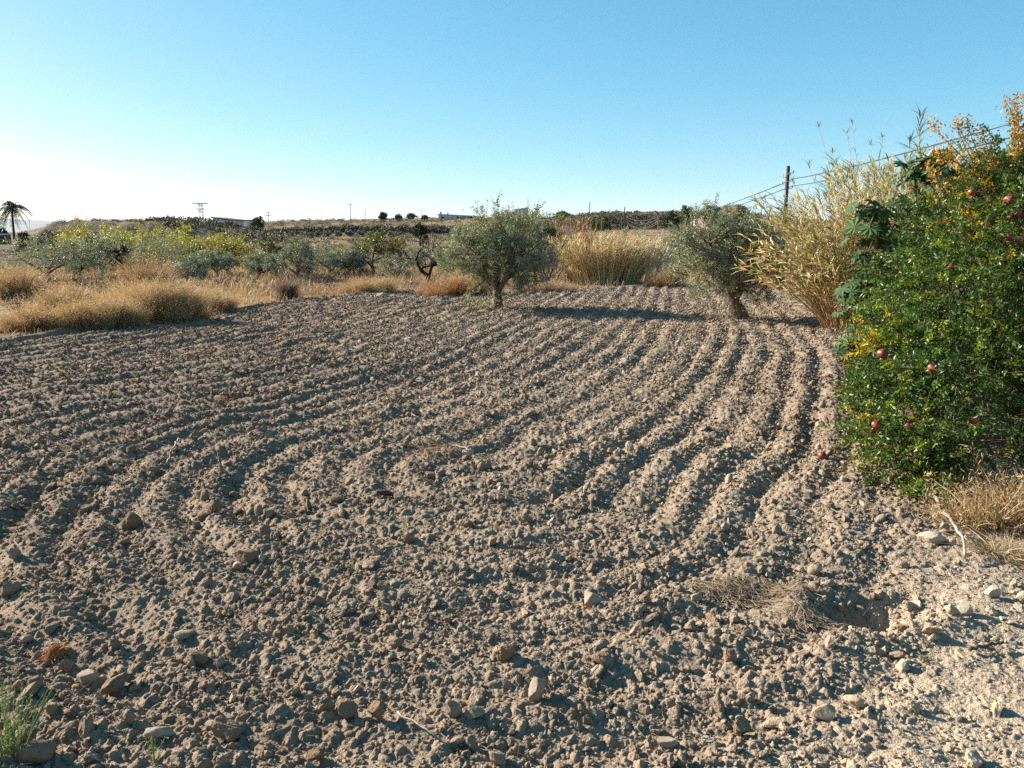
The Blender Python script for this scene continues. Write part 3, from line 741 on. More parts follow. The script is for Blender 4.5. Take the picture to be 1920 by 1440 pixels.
# --- the two olives that stand in the ploughed soil
P = ground_at(932, 578)
tree('olive_tree', (P[0], P[1], 0.0), 'grey-green olive tree with dense round crown standing in the middle of the ploughed field', 'tree', 11, 2.3,
     (0.06, 0, 1.24), (1.52, 1.25, 0.98), 0.50, 0.125, 190, 11, 24, 0.062, 0.0090, (0.28, 0.295, 0.15), M_olive, M_bark, group='olive trees in the ploughed field',
     lean=(0.02, 0), forks=5, twig=0.24, up=0.70, rag=0.17, amt=0.28, thin=0.12, suckers=260, bottom=-0.93)
P = ground_at(1390, 597)
tree('olive_tree', (P[0], P[1], 0.0), 'leaning olive tree with forked reddish trunk beside the tall canes', 'tree', 23, 2.3,
     (-0.36, 0.1, 1.33), (1.30, 1.15, 1.0), 0.46, 0.14, 170, 11, 24, 0.060, 0.0090, (0.26, 0.275, 0.135), M_olive, M_bark, group='olive trees in the ploughed field',
     lean=(-0.16, 0.05), forks=4, twig=0.24, up=0.60, rag=0.20, amt=0.28, thin=0.15, suckers=200, bottom=-0.93)
# --- waste ground olives and almonds behind (u of centre, v of base, Y, width px, height px)
def bgtree(kind, u, Y, wpx, top_v, label, seed, base=None, **kw):
    P = on_ground(u, Y); D = Y
    if kind in ('olive', 'yellow', 'almond') and Y < 65: wpx *= 1.12; top_v -= 2
    topz = world_at(u, top_v, Y)[2]; h = topz - P[2]; w = wpx / FPX * D
    if kind == 'olive':
        kk = dict(colour=OLIVE, leafmat=M_olive, barkmat=M_bark, trunk_h=h * 0.22, trunk_r=0.035 + 0.025 * h, nclus=70, ntwig=9, nleaf=12,
                  leafL=0.075 * (D / 32) ** 0.6, leafW=0.015 * (D / 32) ** 0.6, up=0.5, forks=4, twig=0.28, rag=0.25, thin=0.1, bottom=-0.85)
        nm = 'olive_tree'
    elif kind == 'yellow':
        kk = dict(colour=(0.34, 0.34, 0.045), leafmat=M_leaf, barkmat=M_bark, trunk_h=h * 0.2, trunk_r=0.05 + 0.015 * h, nclus=80, ntwig=8, nleaf=12,
                  leafL=0.12, leafW=0.036, up=0.7, forks=4, twig=0.32, rag=0.35, thin=0.15, col2=(0.40, 0.30, 0.04), colmix=0.42)
        nm = 'yellowing_tree'
    elif kind == 'almond':
        kk = dict(colour=(0.14, 0.15, 0.035), leafmat=M_leaf, barkmat=M_dark_bark, trunk_h=h * 0.25, trunk_r=0.05 + 0.02 * h, nclus=32, ntwig=8, nleaf=9,
                  leafL=0.10, leafW=0.026, up=0.4, forks=3, twig=0.32, rag=0.4, thin=0.25, col2=(0.33, 0.24, 0.05), colmix=0.45)
        nm = 'almond_tree'
    elif kind == 'pine':
        kk = dict(colour=PINE, leafmat=M_pine, barkmat=M_dark_bark, trunk_h=h * 0.25, trunk_r=0.04 * h, nclus=34, ntwig=8, nleaf=10,
                  leafL=0.055 * h ** 0.5 * (D / 80) ** 0.5 * 2, leafW=0.022 * (D / 80) ** 0.5 * 2, up=0.4, forks=4, twig=0.28, rag=0.25, thin=0.2)
        nm = 'round_tree'
    elif kind == 'dark':
        kk = dict(colour=(0.018, 0.022, 0.012), leafmat=M_pine, barkmat=M_dark_bark, trunk_h=h * 0.15, trunk_r=0.05, nclus=44, ntwig=9, nleaf=12,
                  leafL=0.09, leafW=0.03, up=0.5, forks=4, twig=0.28, rag=0.3, thin=0.1)
        nm = 'dark_shrub'
    kk.update(kw); nm = kk.pop('nm', nm); cat_ = kk.pop('cat_', 'tree'); grp = kk.pop('group', None)
    low = kk.pop('low', 0.12)
    zc = h * (0.5 + low / 2); rz = h * (0.5 - low / 2) * 0.98
    return tree(nm, P, label, cat_, seed, h, (0, 0, zc), (w / 2 * 0.98, w / 2 * 0.85, rz), group=grp, **kk)
GO = 'olive trees on the waste ground behind the field'
bgtree('olive', 92, 27.5, 215, 441, 'broad grey-green olive tree at far left behind the yellowish tuft', 31, group=GO, nclus=70, low=0.0)
bgtree('olive', 150, 31, 150, 456, 'grey olive bush just left of the nearly black shrub', 32, group=GO, low=0.0)
bgtree('dark', 192, 32, 110, 444, 'nearly black shrub between two grey olives at left', 33, cat_='shrub', low=0.0)
bgtree('olive', 282, 34, 215, 447, 'wide dull olive tree behind the feathery brown shrub', 34, group=GO, nclus=60, low=0.02)
bgtree('olive', 352, 27, 82, 482, 'small silvery young olive right of the feathery brown shrub', 35, group=GO, low=0.0, colour=(0.19, 0.22, 0.15))
bgtree('olive', 408, 30.5, 78, 472, 'small round olive tree with a whitish foot', 36, group=GO, barkmat=M_pale_bark)
bgtree('olive', 497, 30, 76, 477, 'pale olive bush leftmost of the central olive row', 37, group=GO, low=0.0, colour=(0.17, 0.2, 0.12))
bgtree('olive', 558, 28.5, 112, 451, 'tallest olive of the central row, pale on top', 38, group=GO, nclus=56, low=0.0, colour=(0.145, 0.17, 0.10))
bgtree('olive', 620, 31, 115, 458, 'spiky-topped olive in the middle of the central row', 39, group=GO, nclus=50, low=0.0)
bgtree('olive', 662, 31.5, 85, 470, 'dark olive at the right end of the central row', 40, group=GO, low=0.0, colour=(0.10, 0.125, 0.075))
bgtree('olive', 742, 27, 74, 484, 'thin-stemmed small pale olive left of the bare black tree', 41, group=GO, colour=(0.17, 0.18, 0.11), nclus=30, low=0.2, trunk_r=0.03)
bgtree('olive', 800, 42, 90, 458, 'blurred olive right behind the bare black tree', 42, group=GO)
bgtree('olive', 1010, 33, 84, 470, 'dark olive half hidden behind the right of the round-crowned olive', 43, group=GO, colour=(0.09, 0.1, 0.06))
bgtree('olive', 1232, 36, 110, 428, 'olive rising behind the right side of the golden cane clump', 44, group=GO, nclus=50, low=0.0)
bgtree('olive', 1150, 62, 90, 434, 'far olive seen over the golden cane clump', 45, group=GO)
GY = 'yellowing trees in the hollow'
for u, Y, w, tv, lab, sd_ in ((150, 60, 110, 427, 'lone yellow-green tree leftmost, against the dark mound', 51), (208, 52, 130, 430, 'yellow-green tree second from the left behind the dark shrub', 52),
        (268, 55, 140, 431, 'yellow-green tree third from the left in the hollow', 53), (325, 50, 130, 434, 'bright lime-yellow tree in the middle of the hollow row', 54),
        (378, 47, 120, 438, 'yellow-green tree right of the bright lime one', 55), (432, 49, 120, 446, 'orange-tinged low tree in the hollow behind the whitish-footed olive', 56)):
    bgtree('yellow', u, Y, w, tv, lab, sd_, group=GY, low=0.0, colmix=0.25 if sd_ in (54, 52) else 0.5, bottom=-0.9)
bgtree('almond', 484, 42, 100, 444, 'dark yellowing almond tree left of the olive row top', 61, group='almond trees', low=0.05)
bgtree('almond', 515, 38, 44, 445, 'narrow dark green almond behind the pale olive bush', 62, group='almond trees', colour=(0.07, 0.09, 0.03))
bgtree('almond', 560, 44, 90, 444, 'olive-brown almond crown showing above the tallest olive', 63, group='almond trees')
bgtree('almond', 700, 33, 115, 445, 'yellow-leaved almond tree with V-shaped dark trunk', 64, group='almond trees', nclus=44, low=0.28, forks=2, rag=0.3)
bgtree('almond', 640, 56, 50, 458, 'far small brown-green almond right of the spiky olive', 65, group='almond trees')
bgtree('yellow', 945, 29, 130, 392, 'tall yellow-tinged almond whose top shows above the round-crowned olive', 66, nm='almond_tree', group='almond trees', leafL=0.07, leafW=0.02, colour=(0.16, 0.17, 0.04), colmix=0.35, low=0.25, rag=0.5)
bgtree('yellow', 1010, 34, 100, 404, 'green-gold almond behind the upper right of the round-crowned olive', 67, nm='almond_tree', group='almond trees', leafL=0.08, leafW=0.022, colour=(0.13, 0.15, 0.045), colmix=0.3, low=0.3)
bgtree('olive', 1440, 40, 90, 378, 'blue-green feathery tree behind the leaning canes', 68, nm='feathery_tree', colour=(0.09, 0.16, 0.10), nclus=60, low=0.1)
bgtree('pine', 788, 85, 28, 416, 'dark round pine standing on the straw bank above the bare black tree', 71, nm='pine_tree', group='pines on the slopes')
# --- bare dead tree
def dead_tree(loc, label, seed, h, w):
    rng = np.random.default_rng(seed); e = empty('dead_tree', loc, label, 'tree'); tp = []
    def grow(p, d, L, r, depth):
        S = 8; P = [p]; dd = d.copy()
        for _ in range(S - 1):
            dd = unit(dd + rng.normal(size=3) * 0.20 + np.array((0, 0, 0.02))); P.append(P[-1] + dd * L / S)
        P = np.array(P); v_, f_ = tubes(P, np.linspace(r, r * 0.6, S), 6 if depth < 2 else 4); tp.append((v_, f_, np.ones(3)))
        if depth >= 4: return
        for k in range(2 + (depth > 0) + int(rng.random() < 0.5)):
            q = P[-1] if k < 2 else P[rng.integers(3, S)]
            nd = unit(dd + rng.normal(size=3) * np.array((0.8, 0.6, 0.35)) + np.array((0, 0, 0.45))); grow(q, nd, L * rng.uniform(0.55, 0.8), r * 0.58, depth + 1)
    base = np.array((0, 0, -0.1)); v_, f_ = tubes(np.array([base, base + (0.0, 0, h * .12), base + (-0.02, 0, h * .2)]), np.array([0.13, 0.09, 0.085]), 8); tp.append((v_, f_, np.ones(3)))
    grow(np.array((-0.02, 0, h * .12)), unit(np.array((-0.35, 0.1, 1.0))), h * 0.48, 0.075, 0)
    grow(np.array((0.02, 0, h * .12)), unit(np.array((0.6, -0.1, 0.95))), h * 0.40, 0.065, 1)
    V, F, _ = cat(tp); mk('trunk', V, F, M_dark_bark, parent=e, smooth=True); return e
dead_tree(on_ground(803, 27.5), 'bare black dead tree with forked twisting limbs left of the round-crowned olive', 8, 1.75, 1.4)
# --- bare branches sticking out of the right side of the first olive
P = on_ground(1022, 26.5)
e = empty('bare_tree', P, 'dark leafless branches rising at the right side of the round-crowned olive', 'tree')
rng = np.random.default_rng(77); tp = []
for k in range(9):
    a = rng.uniform(-1.2, 1.2); L = rng.uniform(0.7, 1.5)
    t = np.linspace(0, 1, 8)[:, None]; d = np.array((math.sin(a), rng.normal() * .3, math.cos(a)))
    Pp = np.array((0, 0, 0.0)) + t * d * L + np.array((0, 0, 0.25)) * t * t + np.cumsum(rng.normal(size=(8, 3)) * 0.035, 0)
    v_, f_ = tubes(Pp, np.linspace(0.03, 0.006, 8), 5); tp.append((v_, f_, np.ones(3)))
    for j in range(4):
        q = Pp[rng.integers(3, 8)]; dd = unit(d + rng.normal(size=3) * .7); P2 = q + np.linspace(0, 1, 6)[:, None] * dd * 0.45
        v_, f_ = tubes(P2, np.linspace(0.012, 0.004, 6), 4); tp.append((v_, f_, np.ones(3)))
V, F, _ = cat(tp); mk('trunk', V, F, M_dark_bark, parent=e, smooth=True)

# ---------------------------------------------------------------- canes
def cane_clump(name, loc, label, seed, n, spread, hgt, leanv, fan, leafn, leafL, leafW, ccol, lcols, lmix, cr=0.009, leaf_from=0.3, arch=0.5, top_only=0.0, group=None, z0=None, leaf_up=0.5, hvar=0.35, bare=0.0):
    rng = np.random.default_rng(seed); e = empty(name, loc, label, 'canes', group)
    a = rng.uniform(0, 2 * PI, n); q = np.sqrt(rng.random(n))
    bx = np.cos(a) * q * spread[0]; by = np.sin(a) * q * spread[1]
    H = hgt * (1 - hvar * rng.random(n) ** 1.3)
    lx = leanv[0] + bx / spread[0] * fan[0] + rng.normal(size=n) * 0.09; ly = leanv[1] + by / spread[1] * fan[1] + rng.normal(size=n) * 0.09
    S = 8; t = np.linspace(0, 1, S)
    X = bx[:, None] + lx[:, None] * H[:, None] * t ** 1.25; Y = by[:, None] + ly[:, None] * H[:, None] * t ** 1.25
    k = np.sqrt(lx ** 2 + ly ** 2); Z = H[:, None] * (t - (arch * 0.3 * k[:, None]) * t ** 2) - 0.08
    P = np.stack([X, Y, Z], -1)
    V, F = tubes(P, np.linspace(1, 0.35, S)[None] * (cr * rng.uniform(0.6, 1.2, n))[:, None], 4)
    K = np.repeat(np.clip(0.88 * np.array(ccol) * np.exp(rng.normal(size=(n, 1)) * 0.2), 0, .95), S * 4, axis=0)
    mk('canes', V, F, M_cane, parent=e, col=K, smooth=True)
    m = n * leafn
    ci = np.repeat(np.arange(n), leafn); f = leaf_from + (1 - leaf_from) * rng.random(m) ** (0.8 - top_only * 0.5)
    if bare > 0: ok = rng.random(n)[ci] > bare; ci = ci[ok]; f = f[ok]; m = len(ci)
    fi = f * (S - 1); i0 = np.clip(fi.astype(int), 0, S - 2); w = (fi - i0)[:, None]
    b = P[ci, i0] * (1 - w) + P[ci, i0 + 1] * w; td = unit(P[ci, i0 + 1] - P[ci, i0])
    an = rng.uniform(0, 2 * PI, m); out = np.stack([np.cos(an), np.sin(an), np.zeros(m)], -1)
    L = leafL * rng.uniform(0.45, 1.2, m); d0 = unit(td * (0.6 + leaf_up) + out * 0.75)
    tt = np.linspace(0, 1, 4)[None, :, None]
    LP = b[:, None] + d0[:, None] * L[:, None, None] * tt + (out[:, None] * 0.25 - np.array((0, 0, 1.)) * rng.uniform(0.1, 0.75, m)[:, None, None] * arch) * L[:, None, None] * tt ** 2
    W = leafW * rng.uniform(0.6, 1.2, m)[:, None] * np.array([0.55, 1.0, 0.7, 0.05])[None]
    V, F = ribbons(LP, W, np.cross(out, d0))
    lc = 0.88 * np.array(lcols)[rng.choice(len(lcols), m, p=lmix)]
    K = np.repeat(np.clip(lc * np.exp(rng.normal(size=(m, 1)) * 0.2), 0, .95), 8, axis=0)
    mk('leaves', V, F, M_straw, parent=e, col=K)
    return e
GOLD = (0.58, 0.42, 0.17); GOLD2 = (0.64, 0.52, 0.29); LIME = (0.30, 0.33, 0.09); DGR = (0.09, 0.13, 0.06); BRN = (0.40, 0.22, 0.10)
P = ground_at(1148, 538)
cane_clump('cane_clump', (P[0], 27.2, gz(P[0], 27.2)), 'golden dense dry cane clump standing beyond the field between the two olives', 81, 900, (1.1, 0.75), 1.88, (0.04, 0), (0.62, 0.2),
           13, 0.28, 0.009, (0.72, 0.54, 0.28), [(.74, .54, .22), (.78, .62, .34), LIME, BRN, (0.62, 0.54, 0.40)], [0.30, 0.34, 0.14, 0.08, 0.14], cr=0.010, leaf_from=0.22, leaf_up=0.7, arch=0.6, group='cane clumps', hvar=0.62)
cane_clump('cane_clump', (P[0] - 0.95, 27.8, gz(P[0] - .95, 27.8)), 'reddish dry cane tips rising at the left of the golden clump', 82, 90, (0.45, 0.3), 2.3, (-0.05, 0), (0.1, 0.1),
           14, 0.2, 0.008, (0.42, 0.24, 0.12), [BRN, GOLD], [0.75, 0.25], cr=0.009, leaf_from=0.5, leaf_up=1.2, arch=0.3, group='cane clumps')
P = on_ground(1222, 26.6)
cane_clump('cane_clump', P, 'slanting pale canes fanned to the right of the golden clump', 83, 60, (0.3, 0.3), 2.0, (0.45, 0), (0.25, 0.1),
           3, 0.25, 0.008, (0.58, 0.48, 0.30), [GOLD2, LIME], [0.6, 0.4], cr=0.013, leaf_from=0.5, group='cane clumps')
# tall cane stand at the right, between the second olive and the pomegranate
RC = [GOLD, GOLD2, LIME, DGR, BRN]
P = ground_at(1600, 622)
cane_clump('cane_clump', (P[0], P[1] + .3, 0), 'tall yellowish cane clump fanning left over the field edge behind the pomegranate', 84, 230, (0.42, 0.5), 2.9, (-0.10, 0.0), (0.50, 0.3),
           26, 0.26, 0.011, (0.52, 0.33, 0.15), RC, [0.15, 0.25, 0.38, 0.17, 0.05], cr=0.010, leaf_from=0.22, arch=0.7, group='cane clumps')
cane_clump('cane_clump', (P[0] - .15, P[1] + .1, 0), 'low brown canes arching far out to the left from the tall clump', 85, 34, (0.3, 0.4), 2.2, (-0.72, -0.1), (0.35, 0.25),
           22, 0.26, 0.011, (0.40, 0.22, 0.10), [GOLD, GOLD2, LIME, BRN], [0.25, 0.25, 0.40, 0.10], cr=0.010, leaf_from=0.35, arch=0.9, group='cane clumps')
P = on_ground(1690, 16.5)
cane_clump('cane_clump', P, 'tallest cane clump with wispy tips against the sky', 86, 230, (0.9, 0.6), 3.55, (-0.08, 0.0), (0.28, 0.2),
           26, 0.30, 0.012, (0.58, 0.44, 0.24), RC, [0.18, 0.30, 0.30, 0.18, 0.04], cr=0.011, leaf_from=0.4, arch=0.5, top_only=0.6, group='cane clumps', hvar=0.45)
P = on_ground(1755, 13.5)
cane_clump('cane_clump', P, 'pale leafy canes rising behind the castor plant', 87, 120, (0.6, 0.5), 3.3, (-0.03, 0.0), (0.15, 0.15),
           22, 0.34, 0.014, (0.56, 0.44, 0.25), [GOLD2, LIME, DGR], [0.4, 0.3, 0.3], cr=0.012, leaf_from=0.4, arch=0.4, top_only=0.3, group='cane clumps', hvar=0.4)
# single tall whips with star-like leaf tips
WH = [(1535, 238, 14.8, 1605), (1590, 250, 15.5, 1610), (1598, 232, 15, 1625), (1655, 258, 14.5, 1650), (1725, 218, 13.0, 1700), (1708, 262, 13.4, 1690), (1515, 312, 15.2, 1590), (1480, 330, 15.0, 1590), (1560, 288, 15.0, 1600), (1632, 270, 15.5, 1640), (1430, 372, 15, 1585)]
names = ['leftmost of those arching highest', 'thin and straight over the clump', 'rising highest above the cane clump', 'with a dark tip over the clump middle', 'with a big feathery head, tallest of all',
         'with drooping head beside the feathery one', 'with a starry tip left of the clump', 'leaning left past the wooden pole', 'slender, between two starry tips', 'crossing the cables', 'leaning lowest to the left']
for k, ((u, v, Y, ub), nm) in enumerate(zip(WH, names)):
    rng = np.random.default_rng(700 + k); B = on_ground(ub, Y); T = world_at(u, v, Y) - B
    e = empty('tall_cane', B, 'single tall cane ' + nm, 'cane', 'single tall canes against the sky')
    S = 10; t = np.linspace(0, 1, S)[:, None]
    P = T * t; P[:, 0] = T[0] * (t[:, 0] ** 1.35); P += rng.normal(size=P.shape) * 0.012 * t
    v_, f_ = tubes(P, np.linspace(0.010, 0.0035, S), 4); mk('stem', v_, f_, M_cane, parent=e, col=np.array((0.50, 0.38, 0.22)), smooth=True)
    big = 'feathery' in nm; m = 46 if big else 20; ff = 1 - rng.random(m) ** 1.5 * (0.32 if big else 0.35); ff = np.where(np.arange(m) < 7, 1.0, ff)
    b = np.stack([np.interp(ff, t[:, 0], P[:, k2]) for k2 in range(3)], -1)
    an = rng.uniform(0, 2 * PI, m); out = np.stack([np.cos(an), np.sin(an) * .6, np.zeros(m)], -1)
    L = rng.uniform(0.10, 0.24, m) * (1.6 if big else 1); d0 = unit(out * 0.7 + np.array((0.15, 0, 0.9)) * rng.uniform(0.3, 1.2, (m, 1)))
    tt = np.linspace(0, 1, 4)[None, :, None]
    LP = b[:, None] + d0[:, None] * L[:, None, None] * tt - np.array((0, 0, 1.)) * 0.25 * L[:, None, None] * tt ** 2
    V, F = ribbons(LP, (0.010 if big else 0.007) * np.array([0.5, 1, 0.7, 0.05])[None] * np.ones((m, 1)), np.cross(out, d0))
    mk('leaves', V, F, M_straw, parent=e, col=shade((0.26, 0.27, 0.14) if k % 3 else (0.36, 0.30, 0.16), m, rng, rep=8))

# ---------------------------------------------------------------- castor plants
def castor(base_u, Y, heads, label, seed, size=0.145, group='castor plants'):
    rng = np.random.default_rng(seed); B = on_ground(base_u, Y); e = empty('castor_plant', B, label, 'plant', group)
    st = []; LV = []; LK = []; LF = []; n = 0
    for (u, v, dy, cnt, spread) in heads:
        T = world_at(u, v, Y + dy) - B
        P = bez(np.array((0, 0, -0.05)), np.array((T[0] * .2, 0, T[2] * .4)), np.array((T[0] * .7, T[1] * .7, T[2] * .75)), T, 9)
        v_, f_ = tubes(P, np.linspace(0.018, 0.008, 9), 6); st.append((v_, f_, np.ones(3)))
        for k in range(int(cnt * 1.7)):
            a = rng.uniform(0, 2 * PI); rr = spread * rng.uniform(0.3, 1.0); d = np.array((math.cos(a), math.sin(a) * .8, rng.uniform(-0.75, 0.6)))
            s0 = P[-1] if rng.random() < .6 else P[rng.integers(5, 9)]
            c = s0 + d * rr; v_, f_ = tubes(bez(s0, s0 + d * rr * .4 + (0, 0, .04), c + (0, 0, .03), c, 5), np.full(5, 0.004), 4); st.append((v_, f_, np.ones(3)))
            nrm = unit(np.array((d[0] * .7, d[1] * .7 - 0.25, 0.75)) + rng.normal(size=3) * .3)
            ax = unit(np.cross(nrm, rng.normal(size=3))); ay = np.cross(nrm, ax); sz = size * rng.uniform(0.6, 1.15)
            lob = 8; ang = np.linspace(-2.5, 2.5, lob); ln = sz * (0.62 + 0.38 * np.cos(ang * 0.55))
            D = ax * np.cos(ang)[:, None] + ay * np.sin(ang)[:, None] - nrm * 0.18
            V, F = leaves(np.repeat(c[None], lob, 0), D, ln, ln * 0.20, rng, fold=0.35, nrm=np.repeat(nrm[None], lob, 0))
            LV.append(V); LF.append(F + n); n += len(V)
            LK.append(np.repeat((np.array((0.06, 0.105, 0.038)) * math.exp(rng.normal() * .22))[None], len(V), 0))
    V, F, _ = cat(st); mk('stem', V, F, noisy_red, parent=e, smooth=True)
    mk('leaves', np.concatenate(LV), np.concatenate(LF), M_castor, parent=e, col=np.concatenate(LK))
M_castor = leaf_mat('castor_leaf', trans=0.2, rough=0.7, spec=0.15)
noisy_red = noisy_mat('red_stem', (0.14, 0.05, 0.03), (0.26, 0.12, 0.07), scale=8, bump=0.2)
castor(1668, 8.6, [(1640, 405, 0, 24, 0.34), (1660, 470, -.1, 26, 0.36), (1640, 520, -.3, 24, 0.34), (1690, 440, .2, 18, 0.3), (1620, 560, -.4, 16, .28), (1655, 600, -.3, 16, .25)],
       'broad castor plant with dark star leaves between the canes and the pomegranate', 91)
castor(1735, 9.0, [(1752, 305, 0, 26, 0.30), (1715, 330, 0.2, 16, 0.28), (1775, 335, -.1, 12, 0.22), (1700, 395, 0.1, 14, 0.25)], 'taller castor plant whose drooping head stands against the sky', 92)
castor(1590, 9.2, [(1588, 590, 0, 5, 0.12), (1605, 645, -.3, 8, 0.16), (1578, 660, -.2, 3, .1)], 'small castor seedling at the left foot of the pomegranate bush', 93, size=0.13)

# ---------------------------------------------------------------- pomegranate bush
def pomegranate():
    rng = np.random.default_rng(1234)
    B = np.array((4.6, 6.6, 0.0)); e = empty('pomegranate_bush', B, 'large green pomegranate bush with yellowing sprays and red fruit at the right edge', 'bush')
    bl = [(1905, 560, 7.0, 250), (1800, 640, 6.3, 165), (1765, 770, 5.7, 140), (1900, 790, 6.0, 170), (1872, 425, 7.4, 125), (1990, 425, 7.5, 165),
          (1790, 490, 7.2, 105), (1690, 700, 6.2, 85), (1690, 835, 5.5, 78), (1905, 325, 7.5, 62), (2080, 640, 7.0, 260), (1730, 600, 7.0, 105), (1640, 745, 6.1, 40), (1665, 640, 6.6, 62), (1640, 800, 5.7, 45),
          (1760, 860, 5.3, 70), (1680, 540, 7.4, 60), (2130, 440, 7.5, 230), (1980, 700, 6.6, 220)]
    cen = np.array([world_at(u, v, Y) for u, v, Y, r in bl]); rad = np.array([r / FPX * Y for u, v, Y, r in bl])
    wgt = rad ** 2.0; wgt /= wgt.sum()
    nt = 10500
    w = rng.choice(len(bl), nt, p=wgt); d = rsphere(nt, rng)
    d[:, 1] -= 0.35 * rng.random(nt); d = unit(d)
    st_ = cen[w] + d * (rad[w] * rng.uniform(0.45, 0.97, nt) ** 0.6)[:, None]
    core = np.array((4.9, 7.3, 1.3))
    dirs = unit(unit(st_ - core) * 0.5 + d * 0.35 + rsphere(nt, rng) * 0.65 + np.array((-0.08, 0, 0.12)))
    hn = vnoise(st_[:, 0] * 3.2 + st_[:, 1] * 1.1, st_[:, 2] * 3.2 - st_[:, 1] * 1.4, 77) * 0.6 + vnoise(st_[:, 0] * 7 + 3, st_[:, 2] * 7 + st_[:, 1], 78) * 0.4
    keep = (st_[:, 2] > 0.06) & (hn > 0.42)
    # a hollow of shade on the bush's right flank
    hol = world_at(1905, 735, 5.8); keep &= np.linalg.norm((st_ - hol) * np.array((1, 0.6, 1)), axis=1) > 0.30
    st_, dirs = st_[keep], dirs[keep]; nt = len(st_)
    tl = rng.uniform(0.10, 0.30, nt)
    # colour patches on whole sprays
    ypt = [(1830, 495, 6.9, .16), (1850, 345, 7.2, .20), (1800, 400, 7.1, .15), (1905, 500, 6.8, .12), (1600, 625, 6.4, .14), (1640, 640, 6.4, .12), (1905, 395, 7.2, .16), (1760, 545, 6.8, .10), (1610, 720, 6, .07), (1640, 780, 5.7, .06), (1830, 330, 7.2, .14),
           (1900, 270, 7.3, .14), (1850, 440, 7.1, .14), (1780, 430, 7.1, .10)]
    yc = np.array([world_at(u, v, Y) for u, v, Y, r in ypt]); yr = np.array([r for *_, r in ypt])
    dist = np.linalg.norm((st_[:, None] - yc[None]) * np.array((1, 0.35, 1)), axis=2) / yr
    py = np.exp(-dist.min(1) ** 2 * 1.2) * 0.74 + 0.004
    ye = rng.random(nt) < py
    left = np.clip((3.6 - st_[:, 0]) / 1.2, 0, 1)
    yg = (rng.random(nt) < 0.10 + 0.30 * left) & ~ye
    nl = 28; n = nt * nl
    f = np.tile(np.linspace(0.05, 1, nl), nt)[:, None]; dd = np.repeat(dirs, nl, 0); b = np.repeat(st_, nl, 0) + dd * f * np.repeat(tl, nl)[:, None]
    b[:, 2] -= (f[:, 0] ** 2) * 0.04; b += rng.normal(size=b.shape) * 0.010
    ld = dd * 0.35 + rsphere(n, rng) * 0.8 + np.array((-0.1, -.1, 0.1))
    colr_ = np.tile(np.array((0.075, 0.138, 0.020)), (n, 1)); colr_[np.repeat(yg, nl)] = (0.20, 0.24, 0.02); colr_[np.repeat(ye, nl)] = (0.60, 0.38, 0.015)
    colr_ *= np.repeat(np.exp(rng.normal(size=nt) * 0.22) * (0.72 + 0.56 * vnoise(st_[:, 0] * 2.1, st_[:, 2] * 2.1 + st_[:, 1], 79)), nl)[:, None]
    ok = b[:, 2] > 0.03
    b, ld, colr_ = b[ok], ld[ok], colr_[ok]; n = len(b)
    V, F = leaves(b, ld, rng.uniform(0.026, 0.052, n), rng.uniform(0.0065, 0.0105, n), rng, fold=0.35)
    mk('foliage', V - B, F, M_gloss, parent=e, col=shade(colr_, n, rng, 0.25, 0.09))
    # stems and sprays
    tp = []
    for k in range(46):
        tgt = cen[rng.integers(0, len(bl))] - B + rng.normal(size=3) * 0.25; tgt[2] = max(tgt[2], .3)
        b0 = np.array((rng.normal() * .25, rng.normal() * .25, -0.05))
        P = bez(b0, b0 + (0, 0, tgt[2] * .5), tgt * np.array((.6, .6, .9)), tgt, 9)
        v_, f_ = tubes(P, np.linspace(rng.uniform(.015, .04), .005, 9), 6); tp.append((v_, f_, np.ones(3)))
    TP = (st_ - B)[:, None] + dirs[:, None] * (tl[:, None] * np.linspace(-0.6, 1, 4))[..., None]
    v_, f_ = tubes(TP, np.full((nt, 4), 0.0016), 3); tp.append((v_, f_, np.ones(3)))
    V, F, _ = cat(tp); mk('stems', V, F, M_bark, parent=e, smooth=True)
    # long shoots against the sky
    sh = [((1850, 350, 7.2), (1800, 280, 7.2), (1752, 250, 7.2), (1748, 228, 7.2), 1), ((1850, 350, 7.2), (1815, 290, 7.2), (1790, 240, 7.2), (1795, 222, 7.2), 1), ((1840, 340, 7.2), (1790, 295, 7.2), (1765, 292, 7.2), (1745, 285, 7.2), 1),
          ((1850, 345, 7.2), (1835, 290, 7.2), (1815, 240, 7.2), (1812, 226, 7.2), 0), ((1900, 330, 7.2), (1915, 260, 7.2), (1910, 210, 7.2), (1905, 178, 7.2), 1), ((1900, 330, 7.2), (1915, 250, 7.2), (1895, 200, 7.2), (1885, 190, 7.2), 1),
          ((1870, 350, 7.2), (1860, 300, 7.2), (1845, 260, 7.2), (1840, 238, 7.2), 0), ((1910, 330, 7.3), (1918, 280, 7.3), (1900, 225, 7.3), (1898, 205, 7.3), 0), ((1800, 400, 7.2), (1760, 340, 7.2), (1745, 320, 7.2), (1742, 310, 7.2), 1)]
    for k, (a, b_, c, d_, yel) in enumerate(sh):
        pts = [world_at(*q) - B for q in (a, b_, c, d_)]; P = bez(*pts, 12)
        v_, f_ = tubes(P, np.linspace(.006, .0015, 12), 4); s = mk('shoot', v_, f_, M_bark, parent=e, smooth=True)
        m = 190; ff = rng.uniform(0.15, 1, m); bb = np.stack([np.interp(ff, np.linspace(0, 1, 12), P[:, q]) for q in range(3)], -1) + rng.normal(size=(m, 3)) * 0.028
        V, F = leaves(bb, rsphere(m, rng) + np.array((0, 0, .4)), rng.uniform(.025, .045, m), rng.uniform(.006, .009, m), rng, fold=.35)
        cc = np.where((rng.random(m) < (0.8 if yel else 0.25))[:, None], np.array((0.72, 0.36, 0.05)), np.array((0.16, 0.17, 0.05)))
        mk('leaves', V, F, M_gloss, parent=s, col=shade(cc, m, rng))
